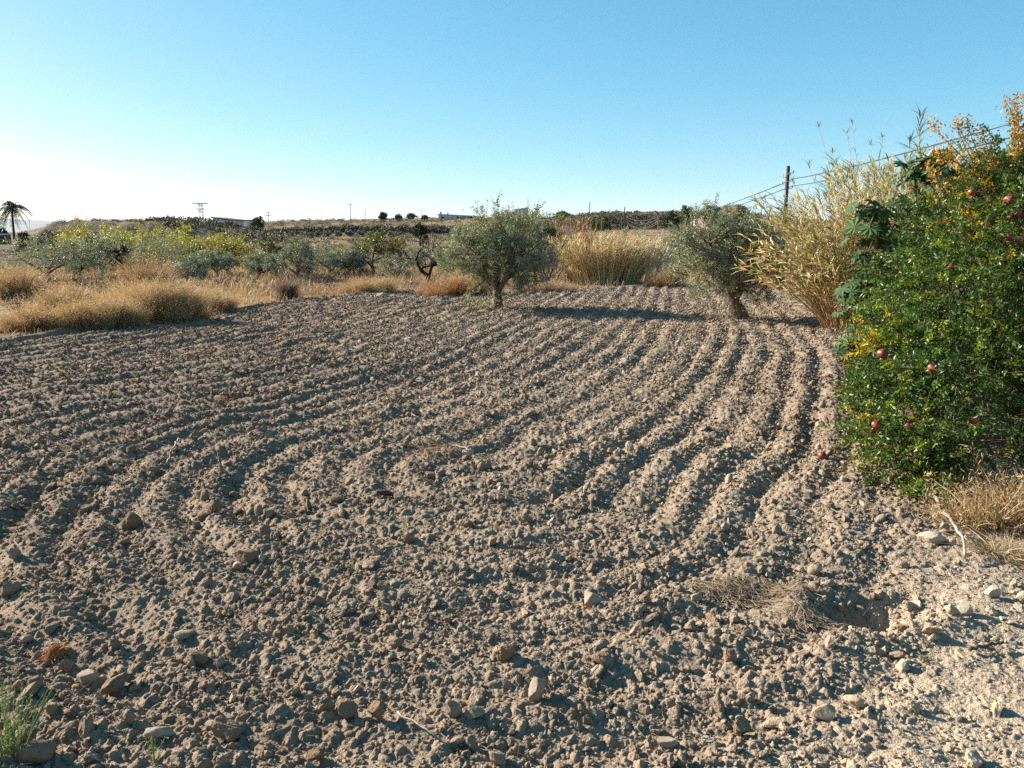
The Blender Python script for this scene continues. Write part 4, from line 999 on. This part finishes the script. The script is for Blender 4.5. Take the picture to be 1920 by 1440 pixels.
    # fruit
    fr = [(1655, 663, 5.85, 21), (1794, 648, 6.1, 21), (1749, 690, 5.55, 20), (1793, 710, 5.5, 10), (1643, 797, 5.35, 19), (1827, 787, 5.3, 18), (1702, 798, 5.3, 11), (1894, 374, 6.6, 22), (1903, 399, 6.6, 25), (1894, 445, 6.4, 17), (1915, 454, 6.4, 16), (1822, 360, 6.7, 14), (1783, 500, 6.3, 12), (1838, 900, 5.1, 9)]
    v0, f0 = ICO[4]
    for k, (u, v, Y, w) in enumerate(fr):
        Y = Y + (0.03 if u < 1700 else -0.12); c = world_at(u, v, Y) - B; r = w / FPX * Y / 2 * 0.98
        vv = v0 * r * np.array((1, 1, 0.92)); ang = np.arctan2(v0[:, 1], v0[:, 0]); vv[:, :2] *= (1 + 0.025 * np.cos(ang * 6))[:, None]
        o = mk('pomegranate', vv, f0, M_fruit, parent=e, smooth=True); o.location = c; o.rotation_euler = (rng.uniform(-.7, .7), rng.uniform(-.7, .7), 0)
        a = np.arange(12) / 12 * 2 * PI; cr_ = np.stack([np.cos(a), np.sin(a)], -1)
        lo = np.concatenate([cr_ * r * .22, np.full((12, 1), -r * .88)], 1); hi = np.concatenate([cr_ * r * np.where(np.arange(12) % 2, .34, .2)[:, None], np.where(np.arange(12) % 2, -r * 1.32, -r * 1.1)[:, None]], 1)
        i = np.arange(12); mk('calyx', np.concatenate([lo, hi]), np.stack([i, (i + 1) % 12, 12 + (i + 1) % 12, 12 + i], -1), M_fruit, parent=o)
pomegranate()
# fallen fruit and a low shoot plant
P = ground_at(1540, 872); v0, f0 = ICO[4]
tag(mk('fallen_pomegranate', v0 * 0.033, f0, M_fruit, smooth=True, loc=(P[0], P[1], gz(P[0], P[1]) + .03)), 'dark red fallen pomegranate lying on the furrows left of the bush', 'fruit')
def weed(name, u, v, n, h, w, colour, label, lean=0.8, leafL=0.03, leafW=0.005, nl=24, cat_='weed', sr=0.0015, mat=None):
    P0 = ground_at(u, v); rng = np.random.default_rng(int(u + v)); e = empty(name, (P0[0], P0[1], gz(P0[0], P0[1])), label, cat_)
    a = rng.uniform(0, 2 * PI, n); q = rng.random(n); S = 7; t = np.linspace(0, 1, S)
    H = h * rng.uniform(0.5, 1, n); ln = lean * q
    P = np.stack([np.cos(a)[:, None] * (w * .2 * q[:, None] + ln[:, None] * H[:, None] * t ** 1.3), np.sin(a)[:, None] * (w * .2 * q[:, None] + ln[:, None] * H[:, None] * t ** 1.3), H[:, None] * (t - .2 * t * t) - .01], -1)
    P[:, 1:] += np.cumsum(rng.normal(size=(n, S - 1, 3)) * h * 0.008, axis=1)
    V, F = tubes(P, np.linspace(1, .4, S)[None] * np.full((n, 1), sr), 4); mk('stems', V, F, M_cane, parent=e, col=np.array(colour) * 1.2, smooth=True)
    m = n * nl; ci = np.repeat(np.arange(n), nl); f = rng.uniform(.1, 1, m) * (S - 1); i0 = np.clip(f.astype(int), 0, S - 2); w_ = (f - i0)[:, None]
    b = P[ci, i0] * (1 - w_) + P[ci, i0 + 1] * w_; td = unit(P[ci, i0 + 1] - P[ci, i0])
    V, F = leaves(b, td * .9 + rsphere(m, rng) * .7, leafL * rng.uniform(.5, 1.2, m), np.full(m, leafW), rng)
    mk('leaves', V, F, mat or M_leaf, parent=e, col=shade(colour, m, rng, .25)); return e
weed('green_weed', 20, 1440, 60, 0.36, 0.30, (0.16, 0.22, 0.07), 'wiry green weed at the bottom left corner of the field', lean=0.55, leafL=0.012, leafW=0.0016, nl=40)
weed('green_weed', 290, 1440, 9, 0.18, 0.10, (0.16, 0.2, 0.07), 'tiny sprig of green weed at the bottom edge left', lean=0.3, leafL=0.01, leafW=0.0016, nl=20)
weed('green_weed', 1722, 935, 70, 0.20, 0.2, (0.17, 0.27, 0.06), 'bright green leafy shoot low on the ground below the pomegranate bush', lean=1.0, leafL=0.04, leafW=0.008, nl=14, mat=M_gloss)
weed('green_weed', 1735, 1230, 16, 0.05, 0.1, (0.2, 0.24, 0.12), 'small grey-green weed on the pale strip at bottom right', lean=1.2, leafL=0.015, leafW=0.002, nl=16)

# ---------------------------------------------------------------- palm
def palm():
    Y = 150; P = on_ground(27, Y); crown = world_at(22, 390, Y) - P; e = empty('palm_tree', P, 'tall date palm with drooping fronds at the left edge of the skyline', 'tree'); rng = np.random.default_rng(3)
    T = bez(np.array((0, 0, -.3)), np.array((0, 0, crown[2] * .3)), np.array((crown[0] * .8, 0, crown[2] * .7)), crown, 12)
    v_, f_ = tubes(T, np.linspace(.24, .17, 12), 8); mk('trunk', v_, f_, M_dark_bark, parent=e, smooth=True)
    R = 23 / FPX * Y * 1.35; n = 54; S = 8; t = np.linspace(0, 1, S)
    a = rng.uniform(0, 2 * PI, n); el = rng.uniform(-0.7, 1.4, n)
    d = np.stack([np.cos(a) * np.cos(el), np.sin(a) * np.cos(el), np.sin(el)], -1)
    L = R * rng.uniform(.9, 1.15, n)
    Pp = crown + d[:, None] * L[:, None, None] * t[None, :, None] - np.array((0, 0, 1)) * (L[:, None, None] * (0.62 + .15 * rng.random((n, 1, 1))) * t[None, :, None] ** 2.2)
    v_, f_ = tubes(Pp, np.linspace(.05, .02, S)[None] * np.ones((n, 1)), 3)
    m = 60; f = np.tile(np.linspace(.12, 1, m), n) * (S - 1); ci = np.repeat(np.arange(n), m); i0 = np.clip(f.astype(int), 0, S - 2); w_ = (f - i0)[:, None]
    b = Pp[ci, i0] * (1 - w_) + Pp[ci, i0 + 1] * w_; td = unit(Pp[ci, i0 + 1] - Pp[ci, i0]); sd_ = unit(np.cross(td, np.array((0, 0, 1.)))) * np.where(np.arange(n * m) % 2, 1, -1)[:, None]
    V, F = leaves(b, sd_ * .8 + td * .7 + np.array((0, 0, -.25)), R * .20 * (1.15 - f / S * .6), np.full(n * m, .035), rng)
    V2, F2, K2 = cat([(v_, f_, np.array((.12, .12, .05))), (V, F, shade((0.055, 0.085, 0.045), n * m, rng))])
    mk('fronds', V2, F2, M_leaf, parent=e, col=K2)
palm()

# ---------------------------------------------------------------- far trees and hedges
def far_tree(kind, u, Y, wpx, top_v, label, seed, **kw): return bgtree(kind, u, Y, wpx, top_v, label, seed, **kw)
GF = 'small trees on the skyline'
far_tree('pine', 718, 215, 20, 397, 'dark round tree alone on the skyline left of centre', 101, group=GF)
far_tree('pine', 747, 225, 16, 402, 'leftmost of the low pale trees right of the lone round tree', 102, group=GF, colour=(.08, .11, .07))
far_tree('pine', 771, 225, 20, 401, 'wider low pale tree right of the lone round tree', 103, group=GF, colour=(.08, .11, .07))
far_tree('pine', 797, 225, 13, 404, 'tiny low tree just left of the long building', 104, group=GF, colour=(.07, .1, .06))
far_tree('pine', 483, 160, 28, 406, 'green round tree right of the white house on the left ridge', 105, group=GF, colour=(.06, .11, .04))
far_tree('pine', 306, 140, 18, 412, 'green tree left of the long grey shed', 106, group=GF, colour=(.06, .11, .04))
far_tree('pine', 262, 140, 30, 418, 'low dark hedge-like tree on the ridge left of the grey shed', 107, group=GF)
far_tree('pine', 330, 138, 14, 418, 'dark narrow conifer against the grey shed', 108, group=GF)
far_tree('pine', 1258, 108, 28, 393, 'dark broad pine on the right slope', 109, group='pines on the slopes', nm='pine_tree')
far_tree('pine', 1284, 104, 20, 384, 'taller lighter pine right of the dark broad one', 110, group='pines on the slopes', nm='pine_tree', colour=(.07, .11, .03))
far_tree('pine', 1331, 100, 34, 382, 'pine growing on the shoulder of the pointed mound', 111, group='pines on the slopes', nm='pine_tree', colour=(.05, .08, .03))
far_tree('pine', 1386, 98, 14, 388, 'small shrubby tree on the right flank of the pointed mound', 112, group='pines on the slopes', nm='pine_tree', colour=(.1, .11, .04))
far_tree('pine', 1116, 125, 14, 411, 'lime green bush left of the two poles on the right slope', 113, nm='green_bush', cat_='bush', colour=(.14, .18, .03), low=0)
far_tree('pine', 1137, 124, 14, 407, 'dark green bush between the two poles on the right slope', 114, nm='green_bush', cat_='bush', colour=(.07, .11, .03), low=0)
far_tree('pine', 1170, 124, 18, 404, 'olive-toned bush behind the second pole on the right slope', 115, nm='green_bush', cat_='bush', colour=(.08, .1, .05), low=0)
far_tree('pine', 5, 152, 20, 428, 'dark bushy tree under the palm at the left edge', 116, group=GF, colour=(.03, .05, .03))
far_tree('pine', 46, 120, 26, 436, 'dark scrubby tree right of the palm foot', 117, group=GF, colour=(.02, .035, .02), low=0)
far_tree('pine', 110, 75, 60, 438, 'dark green thicket at the foot of the mound', 118, nm='green_bush', cat_='bush', colour=(.035, .055, .02), low=0, nclus=50)
far_tree('pine', 60, 78, 60, 442, 'dark green thicket behind the broad far-left olive', 119, nm='green_bush', cat_='bush', colour=(.03, .045, .02), low=0, nclus=50)
far_tree('pine', 1055, 215, 30, 398, 'low green tree just left of the white house on the hill', 120, group=GF, colour=(.06, .09, .03))
ORD = ['first', 'second', 'third', 'fourth', 'fifth', 'sixth', 'seventh', 'eighth', 'ninth', 'tenth', 'eleventh', 'twelfth', 'thirteenth', 'fourteenth', 'fifteenth']
hb = None
for k, u in enumerate((527, 547, 570, 581, 597, 613, 633, 655, 678, 694, 710, 732, 748)):
    Y = 132 + (k % 3) * 1.2
    lab = ORD[k] + ' from the left in the row of round olive bushes below the dark bank'
    if hb is None: hb = far_tree('olive', u, Y, 19, 434.5, lab, 130, nm='olive_bush', cat_='bush', group='row of round olive bushes', low=0, nclus=30, nleaf=10, leafL=.16, leafW=.05, colour=(.12, .145, .085))
    else: dup(hb, on_ground(u, Y), lab, rz=k * 1.3, sc=(1, 1, 0.9 + 0.2 * ((k * 37) % 10) / 10))
for k, (u, Y) in enumerate(((340, 128), (362, 122), (383, 128), (402, 124), (424, 130), (446, 126), (356, 150), (410, 150), (462, 148))):
    dup(hb, on_ground(u, Y), ORD[k] + ' of the scattered dark olive bushes below the white house, counted from near left', 'olive bushes below the white house', rz=k * 0.9 + .4, sc=1.1 + 0.25 * ((k * 53) % 10) / 10)
# dark scrubby plants on banks and slopes: uncountable
rng = np.random.default_rng(888); parts = []
def scrub(n, u0, u1, y0, y1, size, colour, k=46, filt=None, lf=0.16):
    uu = rng.uniform(u0, u1, n); YY = np.sqrt(rng.uniform(y0 * y0, y1 * y1, n)); X = (uu - 960) / FPX * YY
    if filt is not None: m_ = filt(X, YY); X, YY = X[m_], YY[m_]; n = len(X)
    Z = ground_z(X, YY, fine=False); s = size * rng.uniform(.5, 1.4, n)
    c = np.repeat(np.stack([X, YY, Z], -1), k, 0); d = rsphere(n * k, rng); d[:, 2] = np.abs(d[:, 2]) * 0.8
    P = c + d * np.repeat(s, k)[:, None] * rng.uniform(.3, 1, (n * k, 1))
    V, F = leaves(P, d + rsphere(n * k, rng) * .6, lf * np.repeat(s, k) * 1.4, lf * .35 * np.repeat(s, k), rng)
    cc = np.array(colour)[rng.integers(0, len(colour), n)]; parts.append((V, F, shade(np.repeat(cc, k, 0), n * k, rng, .25)))
DS = [(.05, .045, .035), (.09, .075, .05), (.07, .08, .045)]; MS = [(.16, .13, .09), (.10, .11, .06), (.24, .18, .11)]
scrub(420, 540, 860, 150, 156, 0.75, [(.05, .042, .04), (.06, .05, .035)], lf=.3)              # dark bank
scrub(500, 1040, 1420, 148, 160, 0.8, DS + MS, lf=.3)                               # bank face, right
scrub(700, 1040, 1420, 160, 235, 0.8, MS, lf=.3)
scrub(800, 240, 1050, 158, 240, 0.6, MS, lf=.3)
scrub(420, 300, 560, 95, 170, 0.7, DS + MS, lf=.3)
scrub(500, 300, 1050, 88, 146, 0.45, MS + [(.30, .22, .12)], lf=.3)
scrub(240, 50, 320, 92, 118, 0.35, MS, lf=.3)
scrub(260, 1290, 1420, 98, 122, 0.3, MS, lf=.3)
scrub(700, 0, 1450, 40, 85, 0.35, [(.16, .12, .08), (.26, .19, .11), (.12, .11, .06)], lf=.25)
scrub(260, 380, 700, 24.5, 36, 0.22, [(.22, .16, .12), (.30, .21, .14)], lf=.22)
scrub(120, 0, 300, 17, 30, 0.25, [(.20, .14, .10), (.12, .12, .06)], lf=.2)
V, F, K = cat(parts)
tag(mk('scrub', V, F, M_pine, col=K), 'low brown and dull green scrub dotting the slopes and waste ground', 'scrub', kind='stuff')

# ---------------------------------------------------------------- buildings
def box(x0, x1, y0, y1, z0, z1):
    v = np.array([(x, y, z) for x in (x0, x1) for y in (y0, y1) for z in (z0, z1)], float)
    f = np.array([(0, 1, 3, 2), (4, 6, 7, 5), (0, 4, 5, 1), (2, 3, 7, 6), (0, 2, 6, 4), (1, 5, 7, 3)]); return v, f
def prism(poly, y0, y1):
    """outline in x-z pushed through y"""
    n = len(poly); v = np.array([(x, y0, z) for x, z in poly] + [(x, y1, z) for x, z in poly], float)
    q = [(i, (i + 1) % n, n + (i + 1) % n, n + i) for i in range(n)]; return v, np.array(q), [list(range(n))[::-1], list(range(n, 2 * n))]
def mesh_py(name, v, faces, mat, parent):
    me = bpy.data.meshes.new(name); me.from_pydata([tuple(map(float, p)) for p in v], [], [tuple(map(int, f)) for f in faces]); me.materials.append(mat)
    o = bpy.data.objects.new(name, me); C.objects.link(o); o.parent = parent; return o
def boxo(name, parent, mat, *b):
    v, f = box(*b); return mesh_py(name, v, f, mat, parent)
def building(u0, u1, Y, vtop, depth, label, wallmat, roofmat, roof='flat', windows=(), door=None, eave=0.25, catname='house', name='house', rise=0.0):
    a = on_ground((u0 + u1) / 2, Y); x0 = world_at(u0, vtop, Y)[0] - a[0]; x1 = world_at(u1, vtop, Y)[0] - a[0]; h = world_at(960, vtop, Y)[2] - a[2]
    e = empty(name, a, label, catname)
    if roof == 'shed':   # roof falls to the right
        hl, hr = h, h - rise
        v, q, caps = prism([(x0, -1.5), (x1, -1.5), (x1, hr), (x0, hl)], 0, depth); mesh_py('wall', v, list(map(tuple, q)) + caps, wallmat, e)
        v, q, caps = prism([(x0 - eave, hl + .01), (x1 + eave, hr + .01), (x1 + eave, hr + .25), (x0 - eave, hl + .25)], -eave, depth + eave); mesh_py('roof', v, list(map(tuple, q)) + caps, roofmat, e)
    elif roof == 'gable':
        boxo('wall', e, wallmat, x0, x1, 0, depth, -1.5, h - rise)
        xm = (x0 + x1) / 2
        v, q, caps = prism([(x0 - eave, h - rise), (x1 + eave, h - rise), (xm, h)], -eave, depth + eave); mesh_py('roof', v, list(map(tuple, q)) + caps, roofmat, e)
    else:
        boxo('wall', e, wallmat, x0, x1, 0, depth, -1.5, h); boxo('roof', e, roofmat, x0 - eave, x1 + eave, -eave, depth + eave, h + .003, h + .18)
    W = x1 - x0
    for (fx, w, zc, hh) in windows:
        cx_ = x0 + W * fx
        f = boxo('window', e, M_glass, cx_ - w / 2, cx_ + w / 2, -.03, .02, zc - hh / 2, zc + hh / 2)
        boxo('frame', f, M_white, cx_ - w / 2 - .06, cx_ + w / 2 + .06, -.05, -.032, zc - hh / 2 - .08, zc - hh / 2 - .003)
    if door: boxo('door', e, M_wood, x0 + W * door - .45, x0 + W * door + .45, -.04, .02, 0.0, 2.05)
    return e
building(399, 432, 165, 409, 8, 'small white house with brown sloping roof on the left ridge', M_white, M_tile, 'shed', windows=((.3, .5, 1.4, .6),), rise=0.5, eave=.3)
building(338, 386, 150, 419, 6, 'long low blue-grey shed on the left ridge', M_grey, M_grey, 'flat', windows=((.2, .9, .9, .5), (.5, .9, .9, .5), (.8, .9, .9, .5)), catname='shed', name='shed')
building(440, 470, 175, 413.5, 5, 'low dark-roofed outbuilding between the white house and the round tree', M_white, M_tile, 'flat', catname='shed', name='shed')
b = building(822, 894, 228, 402.5, 9, 'very long low grey-roofed farm building on the skyline', M_white, M_grey, 'shed', windows=((.1, .8, .5, .5), (.5, .8, .5, .5), (.85, .8, .5, .5)), rise=0.6, eave=.3)
hb_ = world_at(858, 403.5, 236)[2] - b.location.z
boxo('chimney', b, M_wood, -5.3, -4.9, 3, 3.5, 0, hb_ + .9); boxo('chimney', b, M_wood, -3.2, -2.9, 3, 3.5, 0, hb_ + .7)
b = building(966, 990, 225, 394.5, 8, 'white house with angled roof beside a pole on the central hill', M_white, M_grey, 'shed', windows=((.65, .5, .9, .5),), rise=-0.7, eave=.2)
building(952, 974, 228, 397.5, 6, 'lower white annex left of the white house on the hill', M_white, M_white, 'flat', eave=.1)
building(1322, 1340, 104, 400, 4, 'little house with red clay roof under the pine by the mound', M_tile, noisy_mat('red_clay', (.35, .1, .05), (.5, .18, .09), scale=4), 'gable', rise=.5, eave=.15, door=None)
building(-60, 3, 110, 441, 2, 'pale flat-roofed hut at the left edge below the palm', M_wood, M_grey, 'flat', catname='hut', name='hut', eave=.05)
# white gate pillar
P = on_ground(1303, 96); e = empty('gate_pillar', P, 'white gate pillar with pyramid cap left of the little red-roofed house', 'pillar')
h = world_at(1303, 403, 96)[2] - P[2]
boxo('shaft', e, M_white, -.22, .22, -.22, .22, -.5, h); v = [(-.3, -.3, h + .002), (.3, -.3, h + .002), (.3, .3, h + .002), (-.3, .3, h + .002), (0, 0, h + .35)]
mesh_py('cap', v, [(0, 3, 2, 1), (0, 1, 4), (1, 2, 4), (2, 3, 4), (3, 0, 4)], M_white, e)
# concrete wall with pale panels right of the first olive
P = on_ground(1040, 112); e = empty('low_wall', P, 'low pale panelled wall seen between the first olive and the golden canes', 'wall')
z1 = world_at(1040, 426, 112)[2] - P[2]
boxo('wall', e, M_grey, -1.6, 2.4, 0, .2, -1, z1)
for k in range(7): boxo('pier', e, M_white, -1.5 + k * .62, -1.36 + k * .62, -.06, -.003, -1, z1 + .12)

# ---------------------------------------------------------------- poles and wires
def cyl(name, parent, mat, pts, r, sides=8):
    pts = np.array(pts, float)
    if len(pts) == 2: pts = np.stack([pts[0] * (1 - t) + pts[1] * t for t in np.linspace(0, 1, 5)])
    R = np.full(len(pts), r) if np.isscalar(r) else np.interp(np.linspace(0, 1, len(pts)), [0, 1], r)
    v, f = tubes(pts, R, sides); n = len(v); me = mesh_py(name, v, list(map(tuple, f)) + [tuple(range(sides)), tuple(range(n - sides, n))], mat, parent); return me
PY = 46.0; P = on_ground(1463, PY); pt = world_at(1464, 311, PY); hp = pt[2] - P[2]
e = empty('utility_pole', P, 'dark wooden utility pole rising behind the cane clump with insulators and cables', 'pole')
cyl('pole', e, M_wood, [(0, 0, -1), (0.03, 0, hp)], (0.14, 0.10), 10)
zi = [world_at(1464, v, PY)[2] - P[2] for v in (326, 333, 341, 347, 354)]
for k, z in enumerate(zi):
    s = 1 if k % 2 == 0 else -1
    a = cyl('bracket', e, M_steel, [(0, -.09, z), (s * .28, -.12, z), (s * .30, -.12, z + .08)], .015, 6)
    cyl('insulator', a, M_white, [(s * .30, -.12, z + .07), (s * .30, -.12, z + .13), (s * .30, -.12, z + .19)], (.045, .03), 8)
def cable(pts, r, label, mat, sag=0.0, n=40, grp='cables on the wooden pole'):
    a, b = np.array(pts[0]), np.array(pts[1]); t = np.linspace(0, 1, n)[:, None]
    P = a * (1 - t) + b * t - np.array((0, 0, 1)) * sag * 4 * t * (1 - t)
    v, f = tubes(P, np.full(n, r), 5); return tag(mk('cable', v, f, mat, smooth=True), label, 'cable', grp)
def near(u, v, Y): return world_at(u, v, Y)
NY = 11.0
N0 = near(2500, 45, NY); top = P + np.array((0, 0, 0))
w0 = P + (0.30, -.12, zi[2] + .15)
cable([w0, near(2500, 48, NY)], .022, 'upper thick dark cable running from the pole to the top right', M_wire, sag=.20)
cable([P + (0.30, -.12, zi[4] + .15), near(2500, 92, NY)], .020, 'lower thick dark cable running from the pole to the right', M_wire, sag=.22)
cable([P + (-0.30, -.12, zi[1] + .15), near(2500, 64, NY)], .006, 'thin grey wire just under the upper thick cable', M_wire2, sag=.22)
cable([P + (-0.30, -.12, zi[3] + .15), near(2500, 78, NY)], .006, 'thin grey wire just above the lower thick cable', M_wire2, sag=.22)
FP = world_at(1290, 405, 110)
cable([P + (0.30, -.12, zi[2] + .15), FP + (0, 0, .3)], .030, 'thick cable falling left from the pole toward the slope', M_wire, sag=.35)
cable([P + (0.30, -.12, zi[4] + .15), FP], .026, 'second thick cable falling left below the first', M_wire, sag=.35)
cable([P + (-0.30, -.12, zi[1] + .15), FP + (0, 0, .8)], .012, 'thin wire falling left above the thick cables', M_wire2, sag=.3)
GPn = np.array((N0[0], N0[1], 0.)); e2 = empty('utility_pole', GPn, 'near wooden utility pole just off the right side of the photo', 'pole')
cyl('pole', e2, M_wood, [(0.02, 0, -1), (0.0, 0, N0[2] + .3)], (0.15, 0.11), 10)
# slope poles
def pole(u, Y, vtop, r, label, mat=M_wood, lean=0, arms=(), grp='thin poles on the slopes', nm='utility_pole'):
    P = on_ground(u, Y); T = world_at(u + lean, vtop, Y) - P; e = empty(nm, P, label, 'pole', grp)
    cyl('pole', e, mat, [(0, 0, -1), T], (r, r * .7), 6)
    for (v, wpx) in arms:
        z = world_at(u, v, Y)[2] - P[2]; w = wpx / FPX * Y / 2; q = T * z / T[2]; boxo('crossarm', e, mat, q[0] - w, q[0] + w, -r, -r - .1 if 0 else r, z - .06, z + .06)
    return e
pole(657, 220, 382, .10, 'thin pole with small crossbar on the skyline left of centre', M_steel, arms=((383, 8),))
pole(503, 170, 398, .09, 'pylon-like pole with two short crossbars below the round green tree', M_steel, arms=((399, 9), (404, 11)))
pole(545, 240, 388, .05, 'very faint pole right of the round green tree', M_steel)
pole(603, 240, 401, .06, 'short faint pole on the terraced skyline', M_steel)
pole(682, 225, 393, .07, 'short pole leftmost of the close pair near the lone round tree', M_steel)
pole(685, 225, 392, .07, 'short pole rightmost of the close pair near the lone round tree', M_steel)
pole(791, 225, 391, .09, 'dark short pole left of the long farm building', M_wood)
pole(776, 225, 396, .06, 'short stake behind the wider pale tree', M_wood)
pole(990, 222, 372, .12, 'tall thin pole beside the white house on the hill', M_steel)
pole(1104, 120, 378, .08, 'tall slightly leaning pole above the golden canes', M_wood, lean=2)
pole(1142, 115, 393, .09, 'dark post left of the tangle of hanging wires', M_wood)
pole(1171, 112, 388, .10, 'dark post carrying the drooping white wires', M_wood)
pole(1128, 112, 408, .06, 'short pale stake left of the dark posts', M_wood_pale)
pole(1108, 112, 404, .05, 'thin pale stake below the tall leaning pole', M_wood_pale)
pole(1093, 112, 398, .05, 'thin pale stake rising from the left of the golden canes', M_wood_pale)
pole(1234, 108, 405, .07, 'pale post where the drooping white wires end', M_wood_pale)
pole(1166, 110, 410, .05, 'stub post beside the wire-carrying post', M_wood_pale)
pole(75 - 20, 200, 395, .04, 'faint mast on the far left skyline', M_steel)
pole(425, 190, 397, .05, 'faint aerial above the white house on the left ridge', M_steel)
pole(868, 240, 392, .05, 'thin aerial on the long farm building, right end', M_steel, arms=((393, 6),))
for k, (v0_, v1_, sg, w_) in enumerate(((408, 404, .55, .02), (411, 407, .85, .02), (414, 411, 1.1, .022), (418, 416, .9, .02))):
    cable([world_at(1171, v0_ - 2, 112), world_at(1234, v1_ + 2, 108)], w_, ['topmost', 'second', 'third', 'lowest'][k] + ' of the pale wires drooping between two posts', M_wood_pale, sag=sg, grp='pale drooping wires')
cable([world_at(1234, 408, 108), FP], .02, 'pale wire rising right from the post to the big cables', M_wood_pale, sag=.3, grp='pale drooping wires')
cable([world_at(1104, 380, 120), world_at(905, 402, 235)], .012, 'hair-thin wire crossing the sky over the white house', M_wire2, sag=1.0, grp='pale drooping wires')
# lattice pylon
Y = 170; P = on_ground(380, Y); e = empty('lattice_pylon', P, 'grey lattice pylon with two crossarms on the left ridge', 'pylon'); hz = world_at(380, 382, Y)[2] - P[2]; z2 = world_at(380, 392, Y)[2] - P[2]
b_ = []
for sx in (-.42, .42):
    for sy in (-.42, .42): b_.append(((sx, sy, -.5), (sx * .75, sy * .75, hz)))
for k in range(9):
    za, zb = hz * k / 9, hz * (k + 1) / 9; sa = .42 - .105 * k / 9; sb = .42 - .105 * (k + 1) / 9; s = 1 if k % 2 else -1
    b_ += [((-sa * s, -sa, za), (sb * s, -sb, zb)), ((-sa * s, sa, za), (sb * s, sb, zb)), ((-sa, -sa * s, za), (-sb, sb * s, zb)), ((sa, -sa * s, za), (sb, sb * s, zb))]
V, F = tubes(np.array([[a, (np.array(a) + b) / 2, b] for a, b in b_]), np.full((len(b_), 3), .045), 4); mk('lattice', V, F, M_steel, parent=e)
wa = 14 / FPX * Y; wb = 6 / FPX * Y
boxo('crossarm', e, M_steel, -wa, wa, -.1, .1, hz, hz + .2); boxo('crossarm', e, M_steel, -wb, wb, -.1, .1, z2 - .1, z2 + .1)

# ---------------------------------------------------------------- far mountains beyond the plain at the left
def ridge(u0, u1, Y, prof, label):
    n = 120; uu = np.linspace(u0, u1, n); t = np.linspace(0, 1, n)
    vt = np.interp(uu, [p[0] for p in prof], [p[1] for p in prof]) + fbm(uu / 14, uu * 0 + Y, 200, 3) * 1.2
    zt = np.array([world_at(u, v, Y)[2] for u, v in zip(uu, vt)]); x = (uu - 960) / FPX * Y
    rowsv = []
    for k, f in enumerate((0, .35, .7, 1, .7, 0)):
        yy = Y + (k - 3) * Y * .05; rowsv.append(np.stack([x, np.full(n, yy) + fbm(uu / 9, uu * 0 + k, 210, 2) * Y * .012, -120 + (zt + 120) * (f if f else 0) * (1 + (.05 * fbm(uu / 7, uu * 0 + k, 220, 2) if f < 1 else 0))], -1))
    V = np.concatenate(rowsv); i = (np.arange(5)[:, None] * n + np.arange(n - 1)[None]); F = np.stack([i, i + 1, i + n + 1, i + n], -1).reshape(-1, 4)
    tag(mk('hills', V, F, M_hill, smooth=True), kind='structure')
ridge(-700, 260, 14000, [(-700, 400), (-200, 405), (0, 408), (60, 412), (100, 413), (160, 418), (260, 430)], '')

# ---------------------------------------------------------------- the air
hb2 = box(-21000, 21000, -21000, 21000, -140, 420)
hz_ = bpy.data.meshes.new('haze'); hz_.from_pydata([tuple(map(float, p)) for p in hb2[0]], [], [tuple(map(int, f)) for f in hb2[1]])
ho = bpy.data.objects.new('haze', hz_); C.objects.link(ho); ho['kind'] = 'stuff'; ho['label'] = 'thin pale haze fading the far mountains'
hm, hn_, hl, hp_ = mat_new('haze'); hn_.remove(hp_)
pv = hn_.new('ShaderNodeVolumePrincipled'); pv.inputs['Density'].default_value = 2.4e-5; pv.inputs['Color'].default_value = (0.92, 0.96, 1.0, 1)
hl.new(pv.outputs[0], hn_['Material Output'].inputs['Volume']); hz_.materials.append(hm)
